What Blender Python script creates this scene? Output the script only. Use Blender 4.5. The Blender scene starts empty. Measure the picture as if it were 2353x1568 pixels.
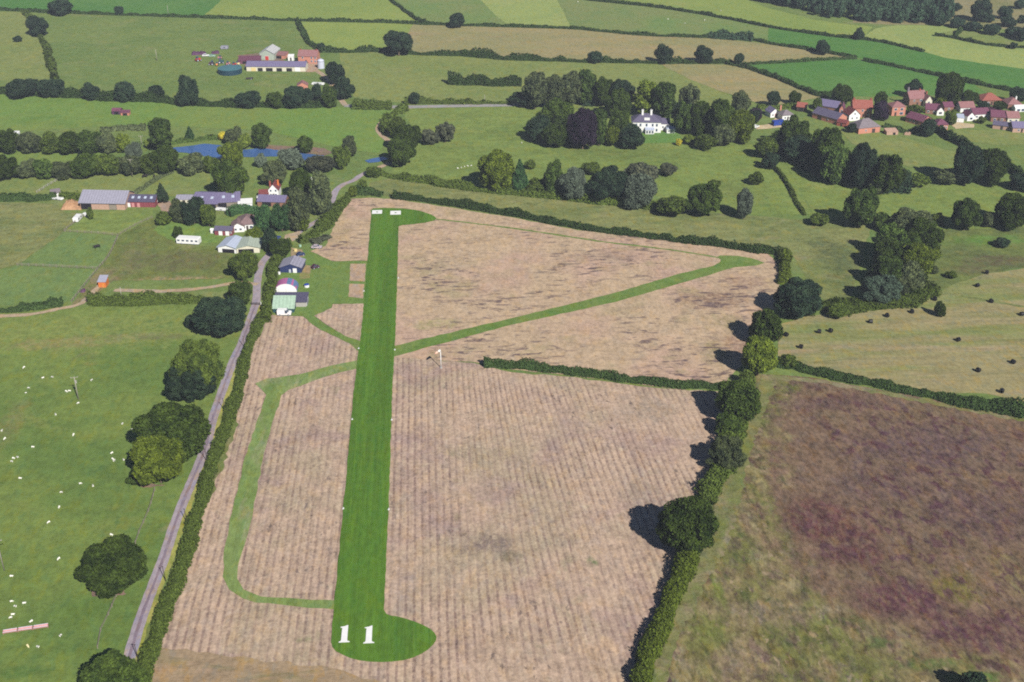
import bpy, bmesh, math, random
import numpy as np
from mathutils import Vector, Matrix
random.seed(7); RNG = np.random.default_rng(11)
S = bpy.context.scene
COL = S.collection
# ------------------------------------------------------------------ survey
# The photograph is 2353 units wide here; a point on it is taken down to the ground (z = 0) to get its map position in metres.
FOC, CX, CY, HOR = 2700.0, 1176.5, 784.0, 1430.0
PITCH = math.atan(HOR / FOC)
CAMH = 12.0 * math.cos(PITCH) / 0.0567
YAW = math.atan(217.0 / FOC * math.cos(PITCH))
FW = Vector((math.sin(YAW) * math.cos(PITCH), math.cos(YAW) * math.cos(PITCH), -math.sin(PITCH)))
RT = Vector((math.cos(YAW), -math.sin(YAW), 0.0))
UP = RT.cross(FW)
CAM = Vector((0, 0, CAMH))
def at(x, y, z=0.0):
    d = FW + RT * ((x - CX) / FOC) - UP * ((y - CY) / FOC)
    return CAM + d * ((z - CAMH) / d.z)
def ppm(p):                                     # photo units per metre at a world point
    return FOC / (Vector(p) - CAM).dot(FW)
# ------------------------------------------------------------------ tags
def tag(o, label=None, cat=None, group=None, kind=None):
    if label: o['label'] = label
    if cat: o['category'] = cat
    if group: o['group'] = group
    if kind: o['kind'] = kind
    return o
def empty(name, loc, rz=0.0):
    o = bpy.data.objects.new(name, None); COL.objects.link(o)
    o.location = loc; o.rotation_euler = (0, 0, rz); o.empty_display_size = 0.5
    return o
def link(name, me, parent=None, mat=None):
    o = bpy.data.objects.new(name, me); COL.objects.link(o)
    if mat is not None and not me.materials: me.materials.append(mat)
    if parent is not None: o.parent = parent
    return o
def copy_tree(o, parent=None):
    c = o.copy(); COL.objects.link(c); c.parent = parent
    for ch in list(o.children): copy_tree(ch, c)
    return c
# ------------------------------------------------------------------ meshes
def np_mesh(name, V, F, smooth=False):
    V = np.asarray(V, np.float32); F = np.asarray(F, np.int32)
    k = F.shape[1]; n = len(F)
    me = bpy.data.meshes.new(name)
    me.vertices.add(len(V)); me.vertices.foreach_set('co', V.ravel())
    me.loops.add(n * k); me.loops.foreach_set('vertex_index', F.ravel())
    me.polygons.add(n); me.polygons.foreach_set('loop_start', np.arange(0, n * k, k, dtype=np.int32))
    me.polygons.foreach_set('loop_total', np.full(n, k, np.int32))
    if smooth: me.polygons.foreach_set('use_smooth', np.ones(n, bool))
    me.update(calc_edges=True)
    return me
class MB:
    def __init__(s): s.v = []; s.f = []
    def poly(s, pts):
        b = len(s.v); s.v += [tuple(p) for p in pts]; s.f.append(tuple(range(b, b + len(pts)))); return s
    def solid(s, pts, faces):
        b = len(s.v); s.v += [tuple(p) for p in pts]; s.f += [tuple(b + i for i in f) for f in faces]; return s
    def box(s, cx, cy, cz, sx, sy, sz, taper=1.0):
        x, y, z, t = sx / 2, sy / 2, sz / 2, taper
        p = [(cx-x,cy-y,cz-z),(cx+x,cy-y,cz-z),(cx+x,cy+y,cz-z),(cx-x,cy+y,cz-z),
             (cx-x*t,cy-y*t,cz+z),(cx+x*t,cy-y*t,cz+z),(cx+x*t,cy+y*t,cz+z),(cx-x*t,cy+y*t,cz+z)]
        return s.solid(p, [(0,3,2,1),(4,5,6,7),(0,1,5,4),(1,2,6,5),(2,3,7,6),(3,0,4,7)])
    def prism(s, prof, axis, a, b):             # profile extruded along an axis: 'y' -> prof (x,z); 'x' -> prof (y,z); 'z' -> (x,y)
        n = len(prof)
        f = {'y': lambda p, t: (p[0], t, p[1]), 'x': lambda p, t: (t, p[0], p[1]), 'z': lambda p, t: (p[0], p[1], t)}[axis]
        pts = [f(p, a) for p in prof] + [f(p, b) for p in prof]
        fs = [tuple(range(n))[::-1], tuple(range(n, 2 * n))] + [(i, (i + 1) % n, n + (i + 1) % n, n + i) for i in range(n)]
        return s.solid(pts, fs)
    def tube(s, pts, rads, n=8):
        b = len(s.v); pts = [Vector(p) for p in pts]
        for i, p in enumerate(pts):
            d = (pts[min(i + 1, len(pts) - 1)] - pts[max(i - 1, 0)]).normalized()
            a = d.cross(Vector((0.37, 0.91, 0.2) if abs(d.z) > .8 else (0, 0, 1))).normalized(); c = d.cross(a)
            for k in range(n):
                t = 2 * math.pi * k / n
                s.v.append(tuple(p + (a * math.cos(t) + c * math.sin(t)) * rads[i]))
        for i in range(len(pts) - 1):
            for k in range(n):
                s.f.append((b+i*n+k, b+i*n+(k+1)%n, b+(i+1)*n+(k+1)%n, b+(i+1)*n+k))
        s.f.append(tuple(b + k for k in range(n))[::-1]); s.f.append(tuple(b + (len(pts)-1)*n + k for k in range(n)))
        return s
    def cyl(s, cx, cy, z0, z1, r0, r1=None, n=16):
        return s.tube([(cx, cy, z0), (cx, cy, z1)], [r0, r0 if r1 is None else r1], n)
    def build(s, name, mat, parent=None, smooth=False):
        me = bpy.data.meshes.new(name); me.from_pydata(s.v, [], s.f)
        bm = bmesh.new(); bm.from_mesh(me); bmesh.ops.recalc_face_normals(bm, faces=bm.faces); bm.to_mesh(me); bm.free()
        if smooth:
            for p in me.polygons: p.use_smooth = True
        me.materials.append(mat)
        return link(name, me, parent)
# ------------------------------------------------------------------ materials
def s2l(c): return tuple(((v/255)/12.92 if v/255 <= .04045 else (((v/255)+.055)/1.055)**2.4) for v in c)
ALB = 0.62                                      # a sunlit colour in the picture -> the colour of the surface itself
def C(r, g, b, k=ALB): return tuple(v * k for v in s2l((r, g, b)))
class NT:
    def __init__(s, name):
        s.m = bpy.data.materials.new(name); s.m.use_nodes = True
        s.t = s.m.node_tree; s.n = s.t.nodes; s.n.clear()
        s.out = s.n.new('ShaderNodeOutputMaterial')
    def new(s, t, **kw):
        n = s.n.new(t)
        for k, v in kw.items(): setattr(n, k, v)
        return n
    def set(s, sock, v):
        if isinstance(v, bpy.types.NodeSocket): s.t.links.new(v, sock)
        elif isinstance(v, (tuple, list)) and len(v) == 3 and sock.type == 'RGBA': sock.default_value = (*v, 1)
        else: sock.default_value = v
    def math(s, op, a, b=0.0, c=0.0, clamp=False):
        n = s.new('ShaderNodeMath', operation=op, use_clamp=clamp)
        for i, v in enumerate((a, b, c)):
            if i < len(n.inputs): s.set(n.inputs[i], v)
        return n.outputs[0]
    def mix(s, f, a, b, blend='MIX'):
        n = s.new('ShaderNodeMix', data_type='RGBA', blend_type=blend)
        s.set(n.inputs[0], f); s.set(n.inputs[6], a); s.set(n.inputs[7], b); return n.outputs[2]
    def ramp(s, v, lo, hi, a=0.0, b=1.0):
        n = s.new('ShaderNodeMapRange', interpolation_type='SMOOTHSTEP')
        s.set(n.inputs[0], v)
        for i, q in enumerate((lo, hi, a, b)): s.set(n.inputs[i + 1], q)
        return n.outputs[0]
    def noise(s, vec, scale, detail=3, rough=.55, seed=0.0, dist=0.0):
        n = s.new('ShaderNodeTexNoise', noise_dimensions='4D')
        s.set(n.inputs['Vector'], vec); n.inputs['W'].default_value = seed
        n.inputs['Scale'].default_value = scale; n.inputs['Detail'].default_value = detail
        n.inputs['Roughness'].default_value = rough; n.inputs['Distortion'].default_value = dist
        return n.outputs[0]
    def coord(s): return s.new('ShaderNodeTexCoord').outputs['Object']
    def mapping(s, vec, scale=(1, 1, 1), rz=0.0):
        n = s.new('ShaderNodeMapping'); s.set(n.inputs[0], vec)
        n.inputs['Scale'].default_value = scale; n.inputs['Rotation'].default_value = (0, 0, rz); return n.outputs[0]
    def surf(s, col, rough=.9, bump=None, spec=.2, metal=0.0, bstr=.5, bdist=.1):
        p = s.new('ShaderNodeBsdfPrincipled'); s.set(p.inputs['Base Color'], col); s.set(p.inputs['Roughness'], rough)
        p.inputs['Specular IOR Level'].default_value = spec; p.inputs['Metallic'].default_value = metal
        if bump is not None:
            b = s.new('ShaderNodeBump'); b.inputs['Strength'].default_value = bstr; b.inputs['Distance'].default_value = bdist
            s.set(b.inputs['Height'], bump); s.t.links.new(b.outputs[0], p.inputs['Normal'])
        s.t.links.new(p.outputs[0], s.out.inputs[0]); return s.m
SEED = [0.0]
def field_mat(name, base, layers=(), fine=.16, mid=.12, aniso=(1, 1), rz=0.0, rows=None, spots=None, bump=.25, gloss=.95, fscale=1.6, patches=(), zones=(), hue=.8, speck=.10):
    """base colour; layers (colour, scale in cycles per metre, lo, hi, amount); mid and fine brightness noise; optional drilled rows and dark clumps."""
    t = NT(name); SEED[0] += 3.7; sd = SEED[0]
    v = t.coord(); va = t.mapping(v, (aniso[0], aniso[1], 1), rz)
    col = base
    for i, (c, sc, lo, hi, am) in enumerate(layers):
        m = t.ramp(t.noise(va, sc, 5, .6, sd + i * 1.3, .4), lo, hi, 0, am)
        col = t.mix(m, col, c)
    wob = t.noise(v, .16, 5, .68, sd + 41) if patches or zones else None
    for pts, c, soft, am in zones:               # ground lying on the right-hand side of a surveyed line, with a ragged border
        dmin = None; sp = t.new('ShaderNodeSeparateXYZ'); t.set(sp.inputs[0], v)
        w = [at(*p) for p in pts]
        for p, q in zip(w, w[1:]):
            d = (q - p).normalized(); n = (d.y, -d.x)
            s = t.math('ADD', t.math('MULTIPLY', sp.outputs[0], n[0]), t.math('MULTIPLY', sp.outputs[1], n[1]))
            s = t.math('SUBTRACT', s, p.x * n[0] + p.y * n[1]); dmin = s if dmin is None else t.math('MINIMUM', dmin, s)
        e = t.math('ADD', t.math('DIVIDE', dmin, soft), t.math('MULTIPLY', t.math('SUBTRACT', wob, .5), 5.0))
        col = t.mix(t.ramp(e, -.5, .9, 0, am), col, c)
    for x, y, hw, hh, c, am in patches:          # a patch of other growth with a ragged border
        p = at(x, y); rx = hw / ppm(p); ry = abs(at(x, y - hh).y - at(x, y + hh).y) / 2
        m = t.new('ShaderNodeMapping'); t.set(m.inputs[0], v); m.inputs['Location'].default_value = (-p.x / rx, -p.y / ry, 0); m.inputs['Scale'].default_value = (1 / rx, 1 / ry, 0)
        ln = t.new('ShaderNodeVectorMath', operation='LENGTH'); t.set(ln.inputs[0], m.outputs[0])
        e = t.math('ADD', ln.outputs['Value'], t.math('MULTIPLY', t.math('SUBTRACT', wob, .5), 2.4))
        cl = t.ramp(t.noise(va, .5, 4, .7, sd + 51), .36, .60, .25, 1.0)
        col = t.mix(t.math('MULTIPLY', t.ramp(e, .35, 1.25, am, 0), cl), col, c)
    nm = t.noise(va, .22, 4, .6, sd + 9); nf = t.noise(va, fscale, 4, .7, sd + 12)
    k = t.math('ADD', t.ramp(nm, .3, .7, 1 - mid, 1 + mid), t.ramp(nf, .28, .72, -fine, fine))
    h = nf
    if rows:
        per, c2, am = rows
        sp = t.new('ShaderNodeSeparateXYZ'); t.set(sp.inputs[0], v); x, y = sp.outputs[0], sp.outputs[1]
        fan = t.math('MULTIPLY', t.ramp(x, 2, 34, 0.0, .066), t.math('SUBTRACT', y, 250.0))
        u = t.math('ADD', x, fan)
        u = t.math('ADD', u, t.math('MULTIPLY', t.noise(t.mapping(v, (1, .25, 1)), .16, 2, .5, sd + 21), .9))
        w = t.math('SINE', t.math('MULTIPLY', u, 2 * math.pi / per))
        w2 = t.noise(t.mapping(v, (1.0, .10, 1)), .9, 3, .6, sd + 23)
        br = t.ramp(t.noise(v, .9, 3, .6, sd + 25), .35, .62, .25, 1.0)
        zone = t.ramp(t.noise(v, .045, 2, .5, sd + 26), .34, .6, .35, 1.0)
        m = t.math('MULTIPLY', t.math('MULTIPLY', t.ramp(w, .05, .95, 0, am), br), zone)
        m = t.math('ADD', m, t.math('MULTIPLY', t.ramp(w2, .5, .75, 0, .45), am), clamp=True)
        col = t.mix(m, col, c2)
        h = t.math('SUBTRACT', nf, t.math('MULTIPLY', w, .25))
    if spots:
        c3, sc, lo, hi, am, ax = spots
        ms = t.ramp(t.noise(t.mapping(v, (ax[0], ax[1], 1), ax[2]), sc, 4, .62, sd + 31, .5), lo, hi, 0, am)
        zn = t.ramp(t.noise(v, .03, 2, .5, sd + 33), .36, .62, .15, 1.0)
        col = t.mix(t.math('MULTIPLY', ms, zn), col, c3)
    vh = t.mapping(v, (1.15, .62, 1))             # uneven growth: warmer and cooler clumps about a metre or two across
    warm = t.new('ShaderNodeVectorMath', operation='MULTIPLY'); t.set(warm.inputs[0], col); warm.inputs[1].default_value = (1.14, 1.0, .70)
    cool = t.new('ShaderNodeVectorMath', operation='MULTIPLY'); t.set(cool.inputs[0], col); cool.inputs[1].default_value = (.84, .95, 1.14)
    col = t.mix(t.ramp(t.noise(vh, .30, 4, .65, sd + 61), .50, .64, 0, hue), col, warm.outputs[0])
    col = t.mix(t.ramp(t.noise(vh, .34, 4, .65, sd + 67), .51, .65, 0, hue), col, cool.outputs[0])
    ns = t.noise(vh, .75, 3, .6, sd + 71); k = t.math('ADD', k, t.ramp(ns, .34, .66, -speck, speck))
    hs = t.new('ShaderNodeVectorMath', operation='SCALE'); t.set(hs.inputs[0], col); t.set(hs.inputs[3], k)
    return t.surf(hs.outputs[0], gloss, h, .05, 0, bump, .25)
def leaf_mat(name, c, var=.45, warm=(1.25, 1.1, .8)):
    t = NT(name); v = t.coord(); SEED[0] += 1.1
    oi = t.new('ShaderNodeObjectInfo')
    geo = t.new('ShaderNodeNewGeometry')
    n1 = t.noise(v, 3.2, 3, .6, SEED[0]); n2 = t.noise(v, 14, 2, .6, SEED[0] + 5)
    col = t.mix(t.ramp(n1, .35, .65), tuple(q * (1 - var * .8) for q in c), tuple(q * (1 + var) * w for q, w in zip(c, warm)))
    rnd = t.ramp(oi.outputs['Random'], 0, 1, .78, 1.22)
    isl = t.ramp(geo.outputs['Random Per Island'], 0, 1, .78, 1.22)
    k = t.math('MULTIPLY', t.math('MULTIPLY', rnd, isl), t.ramp(n2, .3, .7, .8, 1.2))
    hs = t.new('ShaderNodeVectorMath', operation='SCALE'); t.set(hs.inputs[0], col); t.set(hs.inputs[3], k)
    return t.surf(hs.outputs[0], .9, None, .03)
def paint(name, c, rough=.7, var=.12, scale=1.5, metal=0.0, spec=.3, lines=None):
    t = NT(name); v = t.coord(); SEED[0] += .9
    n = t.noise(v, scale, 4, .65, SEED[0]); k = t.ramp(n, .25, .75, 1 - var, 1 + var)
    if lines:
        ax, per, am = lines
        sp = t.new('ShaderNodeSeparateXYZ'); t.set(sp.inputs[0], v)
        w = t.math('SINE', t.math('MULTIPLY', sp.outputs[ax], 2 * math.pi / per))
        k = t.math('MULTIPLY', k, t.ramp(w, -.6, .6, 1 - am, 1.0))
    hs = t.new('ShaderNodeVectorMath', operation='SCALE'); t.set(hs.inputs[0], c); t.set(hs.inputs[3], k)
    return t.surf(hs.outputs[0], rough, n, spec, metal, .15, .05)
# ------------------------------------------------------------------ ground sheets
def jitter_edge(pts, step=2.5, amp=.35):
    out = []; n = len(pts)
    for i in range(n):
        a, b = pts[i], pts[(i + 1) % n]; d = (b - a); L = d.length
        k = max(1, int(L / step)); nrm = Vector((-d.y, d.x, 0)).normalized() if L > 0 else Vector((0, 0, 0))
        for j in range(k):
            p = a + d * (j / k)
            if j: p = p + nrm * random.uniform(-amp, amp)
            out.append(p)
    return out
LAYER = [0]
def sheet(name, pts, z, mat, step=3.0, amp=.4, label=None):
    LAYER[0] += 1; z = z + LAYER[0] * .0003
    w = [at(x, y) for x, y in pts]
    if amp > 0: w = jitter_edge(w, step, amp)
    bm = bmesh.new(); vs = [bm.verts.new((p.x, p.y, z)) for p in w]; f = bm.faces.new(vs)
    bmesh.ops.recalc_face_normals(bm, faces=bm.faces)
    if sum(q.normal.z for q in bm.faces) < 0: bmesh.ops.reverse_faces(bm, faces=bm.faces)
    me = bpy.data.meshes.new(name); bm.to_mesh(me); bm.free(); me.materials.append(mat)
    o = link(name, me); o['kind'] = 'structure'
    return o
def smooth_line(pts, step=2.0, raw=False):
    w = [Vector(p) for p in pts] if raw else [at(x, y) for x, y in pts]
    out = []
    for i in range(len(w) - 1):
        p0 = w[max(i-1, 0)]; p1 = w[i]; p2 = w[i+1]; p3 = w[min(i+2, len(w)-1)]
        k = max(1, int((p2 - p1).length / step))
        for j in range(k):
            t = j / k
            out.append(.5*((2*p1)+(p2-p0)*t+(2*p0-5*p1+4*p2-p3)*t*t+(3*p1-3*p2+p3-p0)*t**3))
    out.append(w[-1]); return out
def ribbon(name, pts, width, z, mat, amp=.12, step=2.0, crown=0.0):
    LAYER[0] += 1; z = z + LAYER[0] * .0003
    c = smooth_line(pts, step); mb = MB(); L = []; R = []; M = []
    for i, p in enumerate(c):
        d = (c[min(i+1, len(c)-1)] - c[max(i-1, 0)]).normalized(); n = Vector((-d.y, d.x, 0))
        w = width / 2 if not isinstance(width, tuple) else (width[0] + (width[1] - width[0]) * i / (len(c) - 1)) / 2
        a = p + n * (w + random.uniform(-amp, amp)); b = p - n * (w + random.uniform(-amp, amp))
        L.append((a.x, a.y, z)); R.append((b.x, b.y, z)); M.append((p.x, p.y, z + crown))
    for i in range(len(c) - 1):
        mb.poly([R[i], R[i+1], M[i+1], M[i]]); mb.poly([M[i], M[i+1], L[i+1], L[i]])
    me = bpy.data.meshes.new(name); me.from_pydata(mb.v, [], mb.f); me.materials.append(mat)
    o = link(name, me); o['kind'] = 'structure'; return o
HAZE, EXPO = 0.00011, .70
# ------------------------------------------------------------------ foliage
def unit(v): return v / np.maximum(np.linalg.norm(v, axis=1, keepdims=True), 1e-9)
def cube_sphere(k=3):
    V = []; F = []
    for ax in range(3):
        for sg in (-1, 1):
            b = len(V)
            for i in range(k + 1):
                for j in range(k + 1):
                    p = [0, 0, 0]; p[ax] = sg; p[(ax+1) % 3] = (2*i/k-1) * sg; p[(ax+2) % 3] = 2*j/k-1; V.append(p)
            for i in range(k):
                for j in range(k):
                    q = b + i*(k+1) + j; F.append([q, q+k+1, q+k+2, q+1])
    return unit(np.array(V, float)), np.array(F)
CSV, CSF = cube_sphere(3)
def leaf_quads(P, N, size, asp=.75):
    n = len(P); r = RNG.normal(size=(n, 3)); a = unit(np.cross(N, r)); b = np.cross(N, a)
    s = (size * RNG.uniform(.65, 1.35, n))[:, None]; a *= s; b *= s * asp
    V = np.empty((n, 4, 3)); V[:, 0] = P - a - b*.6; V[:, 1] = P + a*.7 - b; V[:, 2] = P + a + b*.6; V[:, 3] = P - a*.7 + b
    return V.reshape(-1, 3), np.arange(n * 4).reshape(n, 4)
def join(parts):
    V = []; F = []; o = 0
    for v, f in parts: V.append(v); F.append(f + o); o += len(v)
    return np.concatenate(V), np.concatenate(F)
def lobes_to_mesh(name, C_, R_, nleaf, lsize, out=.5, core=.66, zmin=-.82):
    """leaf-sized faces over the outside of a set of overlapping boughs, and a dark inner mass in each bough."""
    C_ = np.array(C_); R_ = np.array(R_); w = R_**2 / (R_**2).sum()
    k = RNG.choice(len(C_), nleaf * 2, p=w); d = unit(RNG.normal(size=(nleaf * 2, 3)))
    rad = R_[k] * RNG.choice([1.0, .92, .8, .68], nleaf * 2, p=[.42, .26, .2, .12]) * RNG.uniform(.88, 1.14, nleaf * 2)
    P = C_[k] + d * rad[:, None]
    keep = np.ones(len(P), bool)
    for j in range(len(C_)):
        keep &= (np.linalg.norm(P - C_[j], axis=1) > R_[j] * .82) | (k == j)
    keep &= P[:, 2] > zmin
    P = P[keep][:nleaf]; d = d[keep][:nleaf]
    N = unit(d * out + RNG.normal(size=P.shape) * .5)
    parts = [leaf_quads(P, N, lsize)]
    for c, r in zip(C_, R_):
        v = CSV * (r * core * (1 + RNG.normal(size=(len(CSV), 1)) * .03)) + c
        v[:, 2] = np.maximum(v[:, 2], zmin * .95); parts.append((v, CSF))
    V, F = join(parts)
    lo, hi = np.percentile(V, .15, axis=0), np.percentile(V, 99.85, axis=0)
    V = (V - (lo + hi) / 2) / ((hi - lo) / 2) * .95
    return np_mesh(name, V, F)
def broad(name, nl, nleaf, ls, flat=.0, spread=.62, rr=(.26, .42), stray=.12):
    Cs = [(0, 0, 0)]; Rs = [.6]
    for i in range(nl):
        z = 1 - 2 * (i + .5) / nl; t = i * 2.39996 + RNG.uniform(-.4, .4); q = math.sqrt(max(0, 1 - z * z))
        m = spread * (RNG.uniform(.72, 1.15) if RNG.random() > stray else RNG.uniform(1.2, 1.38))
        Cs.append((m * q * math.cos(t), m * q * math.sin(t), m * z * (1 - flat))); Rs.append(RNG.uniform(*rr))
    return lobes_to_mesh(name, Cs, Rs, nleaf, ls)
def cone(name, nleaf, ls, power=1.0, n=26):
    Cs = []; Rs = []
    for i in range(n):
        h = (i + .5) / n; t = i * 2.39996; r = (1 - h) ** power
        Cs.append((.55 * r * math.cos(t), .55 * r * math.sin(t), -1 + 2 * h)); Rs.append(.1 + .34 * r)
    return lobes_to_mesh(name, Cs, Rs, nleaf, ls, zmin=-1.2)
def tall(name, nleaf, ls, n=24):
    Cs = []; Rs = []
    for i in range(n):
        h = (i + .5) / n; t = i * 2.39996 + RNG.uniform(-.5, .5); r = .62 * math.sin(math.pi * (.12 + .8 * h)) ** .7 * RNG.uniform(.6, 1.1)
        Cs.append((r * math.cos(t), r * math.sin(t), -.85 + 1.65 * h)); Rs.append(RNG.uniform(.24, .38))
    return lobes_to_mesh(name, Cs, Rs, nleaf, ls, zmin=-1.1)
CROWN = {'fine': [broad('crown', 34, 16000, .038, .1, .68, (.17, .36)) for _ in range(5)],
         'mid': [broad('crown', 20, 6000, .052, .1, .64, (.2, .46)) for _ in range(7)],
         'oak': [broad('crown', 48, 18000, .036, .05, .70, (.17, .31), .04) for _ in range(5)],
         'round': [broad('crown', 60, 14000, .038, .0, .74, (.16, .25)) for _ in range(2)],
         'tall': [tall('crown', 5200, .058) for _ in range(3)],
         'cone': [cone('crown', 4200, .055, .9) for _ in range(2)],
         'bush': [broad('crown', 15, 2400, .085, .1, .55, (.3, .5)) for _ in range(4)],
         'open': [broad('crown', 30, 3600, .058, .15, .74, (.14, .28)) for _ in range(2)]}
LEAF = {'oak': leaf_mat('oak leaves', (.026, .045, .011)), 'olive': leaf_mat('olive green leaves', (.062, .092, .014)),
        'dark': leaf_mat('dark leaves', (.015, .029, .020)), 'ash': leaf_mat('mid green leaves', (.035, .062, .017)),
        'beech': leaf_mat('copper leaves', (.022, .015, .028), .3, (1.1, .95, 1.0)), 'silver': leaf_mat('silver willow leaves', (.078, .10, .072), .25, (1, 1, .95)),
        'grey': leaf_mat('grey green leaves', (.048, .066, .036)), 'olivedark': leaf_mat('olive oak leaves', (.038, .060, .014)), 'bluegrey': leaf_mat('blue grey willow leaves', (.050, .075, .052), .3, (1, 1, .95)), 'bright': leaf_mat('bright green leaves', (.075, .110, .022)),
        'yellow': leaf_mat('yellow leaves', (.30, .28, .03), .2), 'conifer': leaf_mat('conifer needles', (.022, .040, .026)),
        'hedge': leaf_mat('hedge leaves', (.042, .066, .015)), 'hedgedark': leaf_mat('dark hedge leaves', (.022, .042, .015)),
        'pine': leaf_mat('blue green needles', (.026, .062, .028)), 'wood': leaf_mat('woodland leaves', (.020, .040, .028)),
        'brown': leaf_mat('brown seeding scrub', (.042, .052, .040))}
BARK = paint('bark', (.10, .075, .055), .95, .35, 3.0, 0, .1)
def unit_trunk():
    mb = MB(); mb.tube([(0, 0, 0), (.1, 0, .3), (0, .1, .62), (0, 0, 1)], [1.25, .95, .8, .45], 9)
    for i in range(4):
        t = i * 1.7 + .4; mb.tube([(0, 0, .42 + .1*i), (4*math.cos(t), 4*math.sin(t), .8 + .06*i), (7*math.cos(t), 7*math.sin(t), 1.05 + .05*i)], [.5, .35, .14], 6)
    me = bpy.data.meshes.new('trunk'); me.from_pydata(mb.v, [], mb.f); me.materials.append(BARK)
    return me
TRUNK = unit_trunk()
for ms in CROWN.values():
    for me in ms: me.materials.append(LEAF['oak'])
CNT = [0]
def tree(name, shape, leaf, x0, y0, x1, y1, label, cat='tree', group=None, clear=.14, fmin=.5, thin=1.0):
    """a tree whose crown fills the surveyed outline x0..x1, y0..y1; its trunk stands on the ground below."""
    cx, cy = (x0 + x1) / 2, (y0 + y1) / 2; h0 = 4.0
    for _ in range(12):
        p = at(cx, cy, h0); s = ppm(p); r = (x1 - x0) / 2 / s
        d = (p - CAM).normalized(); e = math.asin(-d.z); hp = (y1 - y0) / 2 / s
        c = math.sqrt(max(hp**2 - (r * thin * math.sin(e))**2, (fmin * r)**2)) / math.cos(e)
        h0 = .5 * h0 + .5 * (c * (1 + clear))
    p = at(cx, cy, h0)
    o = empty(name, (p.x, p.y, 0), random.uniform(0, 6.28) if thin == 1 else -math.atan2(p.x, p.y)); tag(o, label, cat, group)
    CNT[0] += 1
    ms = CROWN[shape]; me = ms[CNT[0] % len(ms)]
    k = bpy.data.objects.new('crown', me); COL.objects.link(k); k.parent = o
    k.material_slots[0].link = 'OBJECT'; k.material_slots[0].material = LEAF[leaf]
    k.location = (0, 0, h0); k.scale = (r, r * thin, c)
    if shape != 'bush':
        tr = .035 * r + .08
        k = bpy.data.objects.new('trunk', TRUNK); COL.objects.link(k); k.parent = o; k.scale = (tr, tr, h0)
    return o
def hedge(name, pts, w, h, label, leaf='hedge', cat='hedge', ls=None, var=.35, dens=1.0, group=None, lump=5.0):
    var = var * 1.25 + .05
    """a hedge along a line of surveyed points: leaf-sized faces over a bumpy, uneven body."""
    c = smooth_line(pts, .7); n = len(c); A = np.array([(p.x, p.y) for p in c])
    T = np.gradient(A, axis=0); T /= np.maximum(np.linalg.norm(T, axis=1, keepdims=True), 1e-6); Nn = np.stack([-T[:, 1], T[:, 0]], 1)
    L = np.concatenate([[0], np.cumsum(np.linalg.norm(np.diff(A, axis=0), axis=1))])
    def prof(seed, per, amp):
        r = np.random.default_rng(seed); k = max(3, int(L[-1] / per) + 2); y = r.uniform(-1, 1, k) * amp
        return 1 + np.interp(L, np.linspace(0, L[-1], k), y) + np.interp(L, np.linspace(0, L[-1], k * 3), r.uniform(-1, 1, k * 3) * amp * .6) + np.interp(L, np.linspace(0, L[-1], max(3, k // 5)), r.uniform(-1, 1, max(3, k // 5)) * amp * .6)
    sd = abs(hash(name + str(pts[0]))) % 9999 if False else int(pts[0][0] * 7 + pts[0][1] * 13 + 5000)
    H = h * np.clip(prof(sd, lump, var), .35, 2.0); W = w * np.clip(prof(sd + 1, lump * 1.2, var * .7), .45, 1.8); O = w * .18 * (prof(sd + 2, lump * 1.4, .9) - 1)
    dist = float(np.mean([(p - CAM).length for p in c]))
    if ls is None: ls = max(.20, dist / 1500.0)
    m = int(L[-1] * (2.2 * h + w) / (ls * ls * 2.2) * dens * 1.5); m = min(m, 60000)
    i = RNG.uniform(0, n - 1.001, m); i0 = i.astype(int); f = i - i0
    lerp = lambda a: a[i0] * (1 - f) + a[i0 + 1] * f
    B = A[i0] * (1 - f)[:, None] + A[i0 + 1] * f[:, None]; nn = Nn[i0]; tt = T[i0]
    th = RNG.uniform(-.12, math.pi + .12, m); k = RNG.choice([1.0, .94, .86, .74], m, p=[.45, .3, .15, .1]) * RNG.uniform(.9, 1.12, m)
    co, si = np.cos(th), np.abs(np.sin(th)) ** .6
    off = lerp(W) / 2 * co * k + lerp(O); z = np.maximum(lerp(H) * si * k, .05)
    P = np.stack([B[:, 0] + nn[:, 0] * off, B[:, 1] + nn[:, 1] * off, z], 1)
    N = unit(np.stack([nn[:, 0] * co, nn[:, 1] * co, si + .1], 1) * .6 + RNG.normal(size=(m, 3)) * .42)
    parts = [leaf_quads(P, N, ls)]
    K = 7; ang = np.linspace(0, math.pi, K); V = []
    for j in range(n):
        q = RNG.uniform(.70, .84)
        for a in ang:
            o = W[j] / 2 * math.cos(a) * q + O[j]; V.append((A[j, 0] + Nn[j, 0] * o, A[j, 1] + Nn[j, 1] * o, H[j] * abs(math.sin(a)) ** .6 * q))
    F = [[j*K+a, j*K+a+1, (j+1)*K+a+1, (j+1)*K+a] for j in range(n - 1) for a in range(K - 1)]
    F += [[0, 1, K-2, K-1], [1, 2, K-3, K-2], [(n-1)*K, (n-1)*K+1, n*K-2, n*K-1]]
    parts.append((np.array(V), np.array(F)))
    V, F = join(parts); org = np.array([A[n // 2, 0], A[n // 2, 1], 0]); V = V - org
    me = np_mesh(name, V, F); o = link(name, me, None, LEAF[leaf]); o.location = org
    return tag(o, label, cat, group)
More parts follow.
